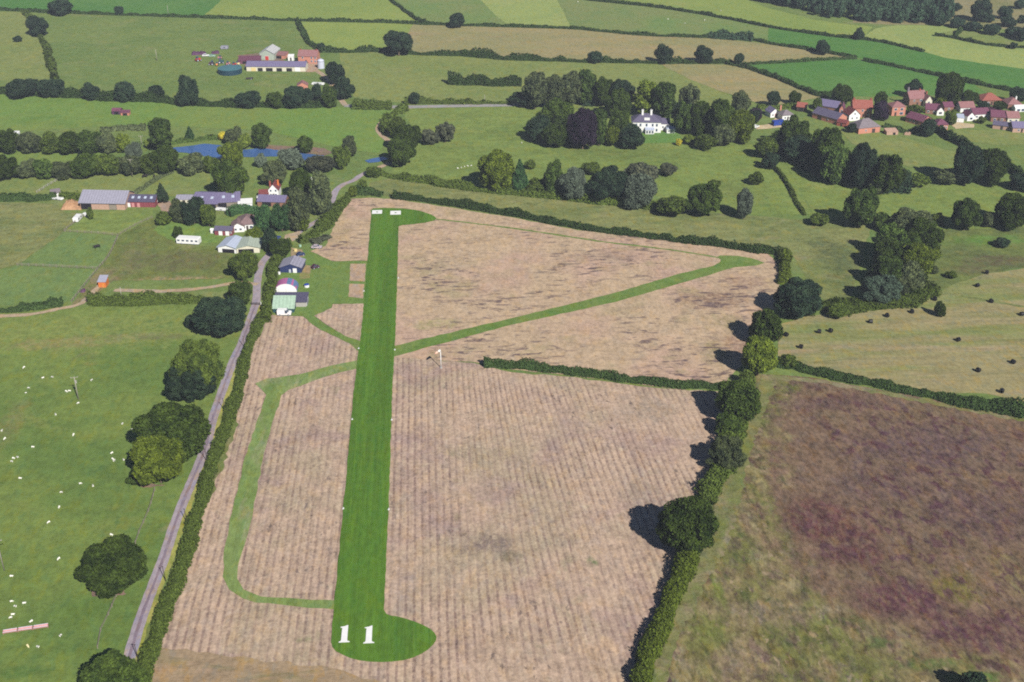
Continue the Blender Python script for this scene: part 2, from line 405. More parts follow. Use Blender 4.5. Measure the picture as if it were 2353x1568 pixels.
# ------------------------------------------------------------------ the land
G = lambda r, g, b: C(r, g, b * (.90 if g > r and g > b else 1.0))
M = {}
M['ground'] = field_mat('meadow grass', G(122,140,84), [(G(106,130,76), .02, .42, .62, .7), (G(146,146,98), .05, .52, .72, .6), (G(102,120,74), .18, .58, .72, .5)], .13, .10, aniso=(.8, 1.3), gloss=.95)
M['pasture'] = field_mat('grazed pasture', G(121,140,78), [(G(102,128,70), .018, .45, .62, .8), (G(146,148,88), .035, .56, .72, .6), (G(148,134,92), .05, .64, .76, .6), (G(96,120,66), .3, .60, .72, .5)], .13, .10, fscale=1.1, aniso=(.8, 1.2), patches=[(250,760,420,50,G(140,150,90),.85), (120,790,120,16,G(152,140,96),.7), (300,775,140,10,G(150,142,96),.6), (370,775,60,6,G(108,112,84),.7), (20,980,40,60,G(140,128,88),.5), (60,1545,70,16,G(70,108,60),.6), (240,1080,60,20,G(92,122,72),.5), (200,1400,60,30,G(96,124,62),.6)])
M['park'] = field_mat('park grass', G(128,146,84), [(G(110,130,72), .03, .45, .65, .7), (G(146,150,92), .06, .52, .72, .6), (G(104,120,74), .2, .58, .72, .6)], .15, .12, aniso=(.8, 1.3), patches=[(1420,350,200,22,G(106,122,72),.6), (1700,440,80,40,G(112,126,76),.6), (1480,480,260,12,G(142,142,96),.6)])
M['bright'] = field_mat('lush meadow', G(116,148,78), [(G(130,146,84), .012, .4, .65, .8), (G(98,132,68), .03, .5, .7, .6)], .09, .07)
M['paddock'] = field_mat('paddock grass', G(118,141,88), [(G(104,130,76), .03, .45, .65, .7), (G(138,144,96), .08, .55, .75, .6)], .12, .09)
M['cereal'] = field_mat('green cereal', G(84,131,68), [(G(100,138,76), .012, .4, .65, .8), (G(76,124,74), .03, .5, .7, .6)], .06, .05)
M['cerealpale'] = field_mat('pale green crop', G(120,144,88), [(G(134,142,96), .012, .42, .6, .8), (G(108,140,84), .03, .5, .7, .5)], .07, .06)
M['ripe'] = field_mat('ripening barley', G(156,170,108), [(G(142,160,100), .012, .4, .65, .7), (G(166,168,118), .03, .5, .7, .5)], .06, .05)
M['yellowgreen'] = field_mat('pale meadow', G(146,162,92), [(G(130,152,84), .012, .4, .62, .8), (G(166,160,104), .02, .55, .75, .5)], .06, .05)
M['hay'] = field_mat('cut hay meadow', G(164,152,108), [(G(146,146,98), .02, .42, .62, .7), (G(170,142,112), .03, .55, .72, .5)], .08, .07, aniso=(.6, 1.6))
M['haygreen'] = field_mat('dry meadow', G(136,146,92), [(G(122,140,84), .02, .42, .62, .7), (G(158,150,104), .04, .55, .75, .5)], .09, .08)
M['hill'] = field_mat('dry hillside', G(150,142,104), [(G(124,128,86), .015, .45, .62, .8)], .10, .10)
M['rough'] = field_mat('rough grass', G(138,142,98), [(G(116,128,82), .05, .42, .62, .8), (G(154,146,108), .09, .55, .72, .7), (G(92,104,68), .16, .56, .72, .7)], .20, .15, aniso=(.7, 1.3), patches=[(1920,585,60,45,G(88,98,74),.8), (1900,660,40,30,G(112,126,78),.6), (1945,660,40,40,G(92,104,68),.7)])
M['marsh'] = field_mat('rushy grass', G(114,126,76), [(G(94,106,72), .05, .45, .62, .8), (G(136,138,90), .1, .55, .72, .7)], .20, .15, aniso=(.7, 1.3), patches=[(2300,600,110,14,G(104,88,72),.8), (2230,620,60,14,G(108,96,76),.7), (2280,552,110,14,G(100,142,66),.8), (2090,690,60,14,G(122,104,84),.6)])
M['brownrough'] = field_mat('brown seeding grass', G(112,112,80), [(G(98,88,74), .05, .42, .6, .9), (G(120,130,80), .08, .55, .7, .6)], .15, .12)
M['weeds'] = field_mat('weedy ground', G(116,126,74), [(G(142,132,100), .08, .52, .7, .7), (G(98,120,66), .09, .5, .7, .7)], .20, .15, patches=[(420,600,110,26,G(110,104,76),.8), (300,600,40,40,G(124,116,88),.6), (230,640,40,22,G(158,134,108),.7), (240,668,60,22,G(150,130,100),.7), (390,655,150,20,G(176,150,118),1.0), (200,690,30,10,G(160,140,108),.6)])
M['garden'] = field_mat('garden lawn', G(118,146,80), [(G(138,160,84), .08, .5, .7, .6)], .12, .10)
M['lawn'] = field_mat('house lawn', G(104,142,78), [(G(120,148,84), .05, .5, .7, .5)], .07, .06)
SB, SD = G(199,173,150), G(150,126,116)
M['rows'] = field_mat('stubble rows', SB, [(G(180,164,136), .03, .45, .65, .7), (G(172,146,138), .05, .5, .68, .7), (G(152,146,114), .11, .60, .74, .6), (G(206,188,160), .3, .56, .7, .6), (G(150,130,120), .45, .58, .7, .6)], .20, .10,
                      rows=(1.95, G(130,105,99), .70), spots=(G(110,96,92), .6, .58, .70, .85, (1, .55, 0)), bump=.35, fscale=1.0, hue=.3, speck=.11, patches=[(1120,1250,70,26,G(132,116,110),.9), (1170,1280,40,14,G(120,112,92),.8), (1490,940,70,40,G(164,148,130),.7), (1360,1290,16,14,G(92,120,78),.8), (1480,1130,70,50,G(168,152,136),.7), (700,1470,26,8,G(150,150,110),.7), (930,1360,30,60,G(160,144,138),.6), (430,1440,40,50,G(172,152,132),.6), (1060,1500,60,40,G(178,152,136),.5)])
M['stubble'] = field_mat('stubble with clumps', G(198,173,143), [(G(166,148,120), .35, .56, .7, .6), (G(198,166,146), .03, .45, .65, .8), (G(172,158,120), .06, .52, .7, .7)], .15, .09,
                         spots=(G(112,94,94), .42, .52, .63, .95, (.42, 1.3, -.06)), bump=.35, fscale=1.0, hue=.3, speck=.11, patches=[(1640,690,90,24,G(140,112,96),.85), (1700,650,60,22,G(150,120,106),.7), (1660,740,50,26,G(150,140,96),.6), (1650,815,40,30,G(140,132,92),.7), (1700,800,40,40,G(150,116,102),.7), (1000,745,60,14,G(150,152,100),.6), (1030,610,60,20,G(168,152,128),.5), (1400,590,80,14,G(150,128,118),.6), (780,540,30,40,G(172,154,112),.5)])
M['plot'] = field_mat('stubble plot', G(188,162,136), [(G(172,148,132), .12, .45, .65, .7)], .12, .08)
M['headland'] = field_mat('dry headland', G(166,144,116), [(G(126,124,82), .06, .48, .62, .8), (G(176,148,124), .1, .55, .72, .6)], .16, .12, aniso=(.5, 1.8))
M['runway'] = field_mat('mown runway turf', G(93,132,48), [(G(82,116,42), .05, .45, .62, .7), (G(110,136,66), .11, .55, .72, .5), (G(80,122,52), .3, .52, .66, .7), (G(116,134,72), .22, .62, .74, .5)], .14, .09, aniso=(2.8, .10), fscale=1.0, bump=.1)
M['taxi'] = field_mat('mown taxiway grass', G(118,140,80), [(G(100,132,64), .07, .42, .62, .7), (G(140,150,96), .15, .56, .72, .5)], .12, .08, fscale=1.3)
M['loop'] = field_mat('thin mown loop', G(132,152,98), [(G(112,138,76), .07, .45, .62, .6), (G(158,158,120), .12, .52, .68, .7)], .14, .10, aniso=(1.6, .5), fscale=1.3)
M['apron'] = field_mat('mown apron grass', G(114,140,78), [(G(124,144,82), .05, .45, .65, .7), (G(92,128,58), .1, .55, .72, .5)], .10, .07)
M['worn'] = field_mat('worn earth', G(172,150,112), [(G(130,138,80), .15, .48, .65, .8)], .14, .10)
M['purple'] = field_mat('purple seeding grass', G(134,122,84), [(G(112,116,68), .05, .46, .62, .85), (G(152,134,106), .09, .52, .68, .85), (G(104,92,78), .2, .52, .66, .7), (G(88,96,58), .28, .55, .65, .75), (G(166,146,120), .36, .57, .66, .7), (G(92,74,72), .45, .58, .68, .7)], .32, .18, aniso=(1.25, .75), fscale=.7, hue=.6, speck=.18,
                        zones=[([(1765,1010),(1740,1150),(1775,1290),(1960,1420),(2150,1500),(2420,1590)][::-1], G(122,96,84), 11.0, .75)],
                        patches=[(1890,1200,110,60,G(98,62,66),.9), (1960,1270,90,40,G(96,60,66),.9), (2130,1030,220,60,G(98,78,80),.9), (2250,1180,150,80,G(98,76,78),.85), (2080,1380,150,50,G(94,58,68),.9), (2240,1450,130,45,G(92,58,68),.9), (1920,925,110,18,G(100,76,76),.8), (2030,1120,140,60,G(102,82,80),.8), (1700,1520,90,60,G(150,130,108),.7), (1760,1410,110,36,G(146,128,106),.7), (2200,1350,60,50,G(120,114,58),.9), (2330,1330,50,70,G(132,120,80),.8), (1640,1450,60,50,G(116,124,68),.8), (2020,1478,60,16,G(92,108,66),.8), (2130,1525,90,16,G(92,106,64),.9), (2250,1560,70,18,G(88,112,56),.9), (1640,1330,16,80,G(116,130,66),.8), (1760,1150,30,90,G(120,124,72),.7), (1745,1110,14,40,G(158,146,110),.8), (1722,1200,14,40,G(156,144,108),.8), (1745,1285,24,26,G(158,146,112),.8), (1810,1345,40,16,G(156,142,110),.8), (1900,1400,50,14,G(154,140,110),.8), (1585,1560,40,50,G(150,138,104),.7)],
                        spots=(G(90,60,70), .22, .52, .62, .8, (1.25, .8, .1)))
M['margin'] = field_mat('grassy field margin', G(132,130,86), [(G(110,122,68), .05, .42, .6, .8), (G(150,136,108), .09, .48, .64, .9), (G(116,104,84), .2, .54, .68, .6)], .22, .16)
M['mown'] = field_mat('mown hay field', G(158,148,106), [(G(130,140,90), .035, .42, .60, .9), (G(176,154,124), .05, .52, .7, .7), (G(120,124,84), .12, .56, .7, .6)], .14, .12, aniso=(.32, 2.2), rz=-.16)
M['lane'] = field_mat('worn asphalt', G(172,160,168), [(G(150,138,150), .08, .45, .65, .6), (G(186,172,162), .2, .58, .72, .5)], .07, .06, gloss=.85)
M['laneworn'] = field_mat('lane centre strip', G(142,126,138), [(G(160,146,150), .2, .45, .65, .6)], .08, .06, gloss=.85)
M['verge'] = field_mat('dry verge', G(172,168,92), [(G(134,148,72), .2, .45, .65, .8)], .14, .1)
M['road'] = field_mat('grey road', G(160,158,156), [(G(176,170,168), .05, .45, .65, .6)], .05, .04, gloss=.85)
M['track'] = field_mat('gravel track', G(190,168,142), [(G(168,146,120), .1, .45, .65, .7)], .12, .08)
M['yard'] = field_mat('farm yard', G(186,158,136), [(G(160,140,122), .08, .45, .65, .7)], .12, .1)
M['sand'] = field_mat('pale gravel yard', G(212,192,156), [(G(190,168,132), .08, .45, .65, .7)], .08, .06)
M['mud'] = field_mat('bare earth', G(142,116,104), [(G(126,124,88), .2, .45, .65, .8)], .15, .1)
t = NT('pond water'); w = t.noise(t.coord(), .8, 2, .5, 3.0); M['water'] = t.surf((.045, .10, .24), .08, w, .5, 0, .12, .05)
# one ground sheet out past the horizon
bm = bmesh.new()
for q in [(-7000, -3000), (7000, -3000), (7000, 9000), (-7000, 9000)]: bm.verts.new((*q, 0))
bm.faces.new(bm.verts); me = bpy.data.meshes.new('ground'); bm.to_mesh(me); bm.free(); me.materials.append(M['ground'])
link('ground', me)['kind'] = 'structure'
Z1, Z2, Z3, Z4, Z5 = .03, .07, .11, .15, .19
F = lambda n, m, pts, z=Z1, st=4.0, am=.5: sheet(n, pts, z, M[m], st, am)
# far fields
F('field', 'cereal', [(-60,-30),(530,-30),(505,5),(467,37),(387,38),(200,33),(-60,24)])
F('field', 'yellowgreen', [(530,-30),(880,-30),(898,0),(933,27),(963,50),(880,51),(690,47),(588,44),(467,38),(505,5)])
F('field', 'cerealpale', [(885,-30),(1265,-30),(1290,10),(1321,66),(1176,61),(988,54),(963,47),(933,27)])
F('field', 'ripe', [(1085,-20),(1262,-30),(1286,12),(1314,65),(1172,60),(1138,36),(1115,12)], Z2)
F('field', 'cerealpale', [(1265,-30),(1351,-30),(1351,0),(1509,17),(1664,42),(1765,62),(1765,98),(1726,92),(1614,85),(1476,80),(1321,66),(1290,10)])
F('field', 'yellowgreen', [(1353,-30),(1640,-30),(1765,19),(1872,46),(1945,56),(2005,62),(1985,86),(1915,84),(1764,60),(1664,40),(1509,15),(1353,-2)])
F('field', 'cereal', [(1765,63),(1915,85),(2015,95),(2122,120),(2230,140),(2420,166),(2420,222),(2215,187),(2082,157),(1972,134),(1872,117),(1765,99)])
F('field', 'ripe', [(1985,86),(2010,66),(2065,58),(2160,60),(2202,68),(2150,81),(2190,90),(2265,105),(2420,116),(2420,168),(2265,147),(2170,133),(2122,119),(2015,93)])
F('field', 'hill', [(1990,-40),(2460,-40),(2460,75),(2215,62),(2150,58),(2040,57),(1960,52)])
F('field', 'haygreen', [(2195,70),(2300,78),(2420,88),(2420,114),(2265,102),(2190,87),(2155,80)], Z2)
F('field', 'cereal', [(1712,148),(1765,145),(1902,138),(1972,136),(2082,159),(2165,177),(2235,192),(2270,215),(2080,222),(1915,222),(1885,220),(1840,203),(1765,171)])
F('field', 'haygreen', [(-60,26),(52,27),(70,42),(88,80),(112,140),(128,185),(-60,185)])
F('field', 'ground', [(56,27),(200,32),(588,45),(688,48),(708,97),(742,118),(780,125),(780,244),(425,240),(128,190),(88,80)], Z1)
F('field', 'yellowgreen', [(692,48),(950,55),(965,70),(950,124),(865,118),(748,119),(708,97)])
F('field', 'hay', [(950,56),(1176,62),(1321,68),(1476,82),(1614,86),(1765,101),(1872,118),(1972,135),(1902,137),(1709,146),(1651,143),(1501,144),(1351,142),(1176,137),(1000,126),(935,122),(925,95)])
F('field', 'haygreen', [(780,122),(950,126),(1176,138),(1560,146),(1600,172),(1660,215),(1735,240),(1560,262),(1176,240),(930,238),(815,225),(790,180)])
F('field', 'hay', [(1515,147),(1690,150),(1764,173),(1840,204),(1890,224),(1800,240),(1745,238),(1660,212),(1590,185)], Z2)
F('field', 'bright', [(-60,214),(220,227),(425,241),(773,246),(900,252),(935,252),(880,280),(868,300),(888,330),(868,352),(800,345),(690,318),(600,300),(350,288),(220,292),(-60,306)])
F('field', 'bright', [(-60,343),(120,345),(290,345),(230,358),(130,372),(-60,368)])
# valley and park
F('field', 'park', [(935,246),(1176,244),(1240,246),(1300,250),(1500,262),(1735,330),(1790,345),(1865,492),(1745,497),(1540,482),(1330,458),(1176,446),(1000,424),(905,404),(900,385),(935,372),(968,310),(930,270)])
F('field', 'haygreen', [(1925,296),(2060,312),(2150,338),(2205,352),(2180,396),(2090,385),(1960,332)], Z2)
F('field', 'haygreen', [(2185,298),(2420,305),(2420,330),(2300,335),(2200,322)], Z2)
F('field', 'park', [(1785,335),(1960,430),(2080,440),(2200,420),(2420,430),(2420,520),(2170,528),(2010,510),(1870,496)])
F('field', 'rough', [(835,446),(850,420),(905,408),(1000,428),(1100,440),(1330,462),(1540,484),(1760,498),(1900,512),(2005,515),(1990,560),(1968,640),(1955,690),(1900,700),(1860,650),(1815,580),(1626,556),(1451,532),(1300,508),(1176,490),(918,454)])
F('field', 'marsh', [(2140,530),(2420,520),(2420,605),(2260,630),(2180,668),(2130,695),(2060,712),(1960,722),(1930,715),(2000,690),(2120,600)])
# left paddocks
F('field', 'haygreen', [(-60,415),(120,405),(300,398),(480,392),(490,432),(420,452),(190,446),(-60,446)])
F('field', 'park', [(195,490),(350,480),(348,505),(272,541),(150,532)])
F('field', 'paddock', [(150,534),(270,543),(226,617),(44,610)])
F('field', 'paddock', [(42,612),(224,620),(166,690),(100,700),(-60,704),(-60,640)])
F('field', 'rough', [(-60,462),(130,470),(150,490),(195,490),(148,532),(42,608),(-60,636)])
F('field', 'weeds', [(352,500),(405,560),(530,570),(545,640),(260,646),(205,690),(160,706),(228,618),(274,543)], Z1)
F('garden', 'garden', [(368,512),(480,515),(512,545),(500,560),(400,556),(352,530)], Z2, 2, .6)
F('sheep_pasture', 'pasture', [(-80,700),(100,706),(400,702),(560,700),(588,702),(556,785),(470,1035),(412,1177),(332,1402),(260,1640),(-80,1640)])
# the airfield
F('stubble_field', 'rows', [(613,738),(625,724),(696,727),(728,752),(798,786),(820,806),(905,822),(975,802),(1000,828),(1085,834),(1176,856),(1301,866),(1426,882),(1539,894),(1650,900),(1665,920),(1668,1000),(1650,1080),(1625,1160),(1580,1270),(1545,1350),(1505,1450),(1455,1640),(350,1640),(362,1451),(415,1326),(455,1201),(527,985),(578,805)], Z1, 3, .5)
F('stubble_field', 'stubble', [(713,578),(748,566),(764,526),(788,485),(806,457),(850,455),(913,459),(1176,500),(1326,530),(1451,543),(1626,565),(1764,584),(1785,605),(1792,632),(1790,690),(1750,750),(1715,830),(1672,870),(1672,890),(1539,893),(1426,878),(1301,862),(1176,850),(1085,832),(1000,828),(905,822),(830,802),(845,600),(763,601),(743,592)], Z2, 3, .4)
F('headland', 'headland', [(330,1500),(372,1488),(480,1500),(588,1516),(763,1536),(860,1562),(980,1600),(980,1680),(320,1680)], Z2, 2.5, .8)
F('apron', 'apron', [(640,600),(690,574),(713,579),(743,592),(763,601),(848,602),(846,700),(763,699),(761,708),(723,726),(742,744),(790,766),(835,782),(832,796),(798,788),(760,770),(728,753),(696,728),(660,726),(636,716)], Z3, 2.5, .3)
F('stubble_field', 'rows', [(765,700),(836,699),(831,786),(800,776),(758,752),(722,727),(762,709)], Z4, 2, .25)
F('plot', 'plot', [(805,607),(841,607),(838,648),(803,646)], Z4, 2, .15)
F('plot', 'plot', [(803,653),(837,654),(834,687),(801,683)], Z4, 2, .15)
F('worn_ground', 'worn', [(690,605),(716,612),(712,640),(688,642)], Z4, 1.5, .5)
F('worn_ground', 'worn', [(668,570),(695,575),(700,590),(670,594)], Z4, 1.5, .5)
F('taxiway', 'taxi', [(900,797),(1176,732),(1401,677),(1564,629),(1639,612),(1655,603),(1656,597),(1647,592),(1654,588),(1696,589),(1726,594),(1757,605),(1739,611),(1689,615),(1639,630),(1526,663),(1414,695),(1176,747),(1038,785),(973,801),(933,813),(900,822)], Z3, 3, .25)
ribbon('grass_path', [(990,503),(1176,525),(1376,555),(1526,573),(1655,593)], 1.1, Z3 - .01, M['taxi'], .25)
F('taxiway', 'loop', [(830,826),(738,847),(688,861),(613,871),(586,882),(600,895),(612,908),(588,975),(556,1080),(533,1180),(515,1264),(512,1326),(527,1356),(558,1376),(588,1386),(676,1394),(775,1402),(775,1381),(688,1377),(600,1372),(560,1356),(545,1330),(547,1300),(563,1251),(580,1189),(603,1060),(616,1010),(646,910),(663,897),(718,877),(788,855),(830,845)], Z3, 3, .3)
RW = [(768,1391),(763,1450),(761,1476),(764,1488),(772,1498),(788,1506),(806,1514),(826,1519),(850,1522),(876,1523),(900,1522),(926,1519),(948,1513),(968,1504),(984,1494),(996,1482),(1002,1473),(1003,1464),(998,1455),(988,1446),(971,1437),(951,1429),(932,1423),(913,1418),(898,1416),(888,1412),(882,1402),(883,1389),(893,1176),(901,910),(906,818),(908,785),(913,643),(916,521),(926,518),(951,516),(976,513),(998,508),(1003,503),(998,498),(988,493),(970,487),(951,483),(926,480),(901,479),(878,479),(858,480),(851,484),(853,492),(848,555),(841,643),(828,785),(824,802),(813,898),(801,1035),(788,1177)]
sheet('runway', RW, Z4, M['runway'], 2.0, .14)
# lane, roads and tracks
LANE = [(850,393),(828,404),(813,415),(790,424),(773,437),(765,455),(758,480),(735,505),(700,525),(675,543),(640,566),(608,597),(597,620),(592,645),(590,667),(587,700),(557,785),(532,840),(490,960),(470,1035),(412,1177),(374,1289),(331,1402),(300,1501),(272,1590),(250,1660)]
ribbon('verge', [(x + 9, y) for x, y in LANE[15:]], 3.2, Z1 + .015, M['verge'], .35)
ribbon('verge', [(x + 44, y) for x, y in LANE[18:-1]], 3.4, Z1 + .015, M['weeds'], .8)
ribbon('lane', LANE, 2.9, Z2, M['lane'], .1)
ribbon('lane_centre', LANE[15:], .7, Z3, M['laneworn'], .12)
ribbon('lane', [(960,246),(925,252),(895,266),(877,282),(869,297),(876,310),(890,322),(915,340),(922,362),(890,378),(850,393)], 3.0, Z2, M['track'], .15)
ribbon('road', [(793,243),(860,246),(943,246),(1050,244),(1176,242),(1260,240)], 5.0, Z2, M['road'], .1)
ribbon('farm_track', [(700,152),(723,161),(745,175),(760,190),(778,222),(794,243)], 3.2, Z2, M['track'], .2)
ribbon('dirt_track', [(-10,728),(80,722),(135,711),(175,702),(197,690),(215,670),(232,655),(240,645)], 2.2, Z3, M['track'], .4)
ribbon('dirt_track', [(262,668),(355,670),(425,667),(488,660),(520,654),(560,650),(592,655)], 2.4, Z3, M['track'], .4)
F('farm_yard', 'yard', [(360,462),(392,462),(402,482),(388,494),(372,486)], Z2, 2, .5)
F('farm_yard', 'yard', [(690,135),(735,132),(742,152),(720,166),(690,166)], Z2, 2, .6)
F('farm_yard', 'mud', [(545,128),(640,118),(660,150),(560,152)], Z2, 2, .8)
F('gravel_yard', 'sand', [(2176,279),(2238,286),(2238,294),(2196,297)], Z2, 2, .3)
F('gravel_yard', 'sand', [(1738,290),(1775,284),(1782,270),(1800,280),(1806,292),(1760,297),(1738,298)], Z2, 2, .3)
F('lawn', 'lawn', [(1470,305),(1560,303),(1570,328),(1480,330)], Z2, 2, .4)
F('lawn', 'garden', [(2085,262),(2130,252),(2136,262),(2092,270)], Z2, 2, .4)
F('turning_patch', 'track', [(655,541),(690,531),(694,541),(672,556),(652,550)], Z3, 1.5, .3)
F('pond', 'water', [(392,341),(420,338),(470,331),(505,334),(520,342),(545,346),(600,341),(640,346),(700,354),(745,358),(738,368),(700,369),(640,360),(580,362),(530,360),(490,368),(470,360),(430,352),(395,350)], Z3, 2, .3)
F('pond', 'water', [(838,370),(855,365),(880,361),(892,366),(870,373),(848,375)], Z3, 2, .2)
F('pond_bank', 'mud', [(610,333),(745,341),(765,352),(745,358),(640,346),(600,342)], Z2, 2, .4)
F('bare_ground', 'mud', [(205,1357),(235,1350),(285,1352),(290,1366),(250,1372),(212,1372)], Z2, .8, .4)
F('bare_ground', 'mud', [(305,1110),(350,1112),(380,1116),(330,1122)], Z2, .8, .3)
# right-hand fields
F('field', 'purple', [(1722,858),(1865,868),(1990,890),(2090,908),(2215,935),(2460,978),(2460,1680),(1450,1680),(1500,1510),(1580,1290),(1655,1120),(1715,960)])
F('field_margin', 'margin', [(1752,860),(1880,872),(2060,905),(2230,940),(2440,975),(2440,985),(2230,947),(2060,914),(1880,880),(1785,874),(1760,940),(1722,1040),(1706,1140),(1670,1260),(1622,1340),(1575,1440),(1540,1530),(1510,1640),(1458,1640),(1505,1510),(1585,1290),(1660,1120),(1718,960)], Z2, 1.5, .8)
F('field', 'mown', [(1792,745),(1850,728),(1938,718),(2000,715),(2045,711),(2090,698),(2130,688),(2165,670),(2200,650),(2260,631),(2460,600),(2460,950),(2265,905),(2152,905),(2040,884),(1952,862),(1865,850),(1790,832)])
ribbon('swath', [(2208,680),(2270,691),(2353,706),(2420,716)], 1.6, Z2, M['rough'], .3)
# ------------------------------------------------------------------ hedges
HG = 'field hedges'
hedge('hedge', [(326,1600),(346,1500),(400,1351),(441,1226),(475,1105),(505,1010),(544,900),(570,800),(592,745)], 3.6, 1.8, 'long clipped green hedge between the lane and the stubble field', 'hedge', var=.22, group=HG, ls=.24)
hedge('hedge', [(1452,1650),(1470,1568),(1500,1488),(1530,1420),(1560,1345),(1585,1285)], 4.8, 3.7, 'broad olive hedge along the dark furrowed edge below the big oak', 'olive', var=.25, group=HG, ls=.24)
hedge('hedge', [(1632,1160),(1645,1110),(1655,1085),(1690,1000),(1705,930),(1720,880)], 5.0, 3.8, 'overgrown hedge linking the round trees right of the stubble field', 'hedge', var=.35, group=HG, ls=.26)
hedge('hedge', [(1112,843),(1140,842),(1176,847),(1240,852),(1301,858),(1370,866),(1426,875),(1480,880),(1539,888),(1600,892),(1660,896)], 3.0, 2.5, 'dark green hedge jutting across the middle of the stubble', 'hedgedark', var=.32, group=HG)
hedge('hedge', [(1788,838),(1827,842),(1865,855),(1925,868),(1990,880),(2090,900),(2150,914),(2215,930),(2353,955),(2440,972)], 3.6, 3.2, 'tall dark hedge between the bale field and the purple field', 'hedgedark', var=.38, group=HG, lump=7)
hedge('hedge', [(905,456),(960,462),(1050,474),(1176,495),(1250,510),(1326,524),(1400,535),(1451,541),(1540,553),(1626,564),(1700,575),(1764,583),(1808,588)], 3.2, 2.6, 'long dark hedge along the far edge of the airfield stubble', 'hedgedark', var=.3, group=HG)
hedge('hedge', [(1806,590),(1803,620),(1795,655)], 5.0, 2.6, 'pale green thicket at the far right corner of the stubble', 'olive', var=.3, group=HG)
hedge('hedge', [(815,444),(850,446),(880,450)], 4.5, 2.4, 'short dark hedge by the lane behind the white runway numbers', 'hedgedark', var=.3, group=HG)
hedge('hedge', [(862,398),(905,408),(1000,424),(1060,434),(1110,440),(1200,448),(1330,462),(1430,474),(1540,482)], 3.6, 2.6, 'hedge at the foot of the parkland running toward the silver willows', 'hedge', var=.4, group=HG, lump=8)
hedge('hedge', [(800,455),(778,480),(755,510),(730,535),(690,560)], 5.0, 2.6, 'overgrown lane hedge beside the upper left stubble', 'hedge', var=.4, group=HG)
hedge('hedge', [(600,742),(612,712),(618,680),(622,650),(628,615),(645,585),(660,565)], 4.0, 3.0, 'thick hedge between the lane and the hangars', 'hedge', var=.35, group=HG)
hedge('hedge', [(715,560),(735,555),(752,545)], 5.0, 1.4, 'low weedy scrub behind the silver car', 'brown', var=.4, group=HG)
hedge('hedge', [(205,700),(250,700),(300,700),(370,698),(420,697),(470,695),(500,694)], 3.0, 3.2, 'dark bushy hedge above the sheep pasture beside the orange shed', 'hedge', var=.35, group=HG, lump=7)
hedge('hedge', [(-40,718),(20,716),(50,712),(95,707),(145,702)], 2.6, 2.4, 'ragged dark hedge at the left end of the sheep pasture', 'hedgedark', var=.45, group=HG)
hedge('hedge', [(-50,463),(0,462),(50,462),(95,460),(130,455)], 3.4, 2.6, 'dark hedge left of the grey livestock barn', 'hedgedark', var=.3, group=HG)
hedge('hedge', [(140,452),(175,456),(185,462)], 3.0, 2.4, 'short hedge between the small shed and the grey barn', 'hedge', var=.3, group=HG)
hedge('hedge', [(-60,23),(0,24),(100,30),(200,33),(387,39),(588,46),(690,49),(880,53),(998,58),(1176,63),(1321,68),(1476,82),(1614,87),(1726,93),(1765,101),(1872,118),(1968,135)], 2.2, 1.9, 'longest thin hedge crossing the far fields', 'hedgedark', var=.22, group=HG)
hedge('hedge', [(1984,140),(2082,159),(2165,177),(2215,189),(2353,216),(2440,232)], 2.4, 2.0, 'dark hedge below the long bright green field at the right', 'hedgedark', var=.25, group=HG)
hedge('hedge', [(890,-25),(898,0),(915,14),(933,28),(963,49),(988,55)], 2.2, 1.9, 'hedge curving up between two far fields at the top', 'hedgedark', var=.22, group=HG)
hedge('hedge', [(1330,-6),(1351,1),(1509,18),(1664,43),(1765,63),(1915,85),(2015,96),(2122,120)], 2.2, 1.8, 'thin far hedge slanting above the bright green field', 'hedgedark', var=.22, group=HG)
hedge('hedge', [(2148,83),(2190,88),(2265,104),(2353,111),(2440,116)], 2.2, 1.8, 'thin hedge above the ripening field at the far right', 'hedgedark', var=.25, group=HG)
hedge('hedge', [(2190,88),(2203,76),(2215,68)], 2.4, 2.2, 'short hedge climbing to the wood by the ripening field', 'hedgedark', var=.25, group=HG)
hedge('hedge', [(748,121),(813,121),(865,119),(950,126),(1063,130),(1176,139),(1300,142),(1351,144),(1501,146),(1651,146),(1690,150)], 3.4, 3.2, 'tall dark hedge with trees across the middle far fields', 'hedgedark', var=.42, group=HG, lump=9)
hedge('hedge', [(1676,148),(1701,154),(1764,174),(1840,205),(1885,222),(1915,224)], 3.0, 2.6, 'dark hedge slanting down to the barns of the village', 'hedgedark', var=.25, group=HG)
hedge('hedge', [(1709,149),(1765,147),(1902,139),(1968,136)], 2.0, 1.6, 'thin hedge along the top of the triangular green field', 'hedgedark', var=.22, group=HG)
hedge('hedge', [(55,27),(68,42),(85,75),(105,105),(116,140),(127,183)], 4.0, 2.6, 'hedge running down the hillside at the far left', 'hedge', var=.4, group=HG, lump=8)
hedge('hedge', [(682,50),(695,74),(709,98),(728,113),(744,122)], 3.2, 2.6, 'hedge running down to the red roofed farm', 'hedgedark', var=.3, group=HG)
hedge('hedge', [(-60,208),(0,213),(100,219),(220,227),(330,234),(425,241),(500,244),(588,246),(680,246),(773,245)], 6.0, 3.6, 'broad bushy hedge below the hill farm', 'hedgedark', var=.4, group=HG, lump=9)
hedge('hedge', [(813,248),(860,250),(900,250)], 5.0, 3.4, 'bushy hedge beside the road junction', 'hedge', var=.35, group=HG)
hedge('hedge', [(930,238),(1000,238),(1100,239),(1176,239)], 2.6, 2.4, 'roadside hedge above the grey road', 'hedge', var=.4, group=HG)
hedge('hedge', [(935,255),(905,266),(888,282),(882,296),(890,312)], 4.0, 3.0, 'hedge inside the bend of the pale lane', 'hedge', var=.35, group=HG)
hedge('hedge', [(1030,194),(1080,195),(1130,197),(1198,197)], 5.0, 5.5, 'tall block of dark bushes standing in the far meadow', 'hedgedark', var=.18, group=HG)
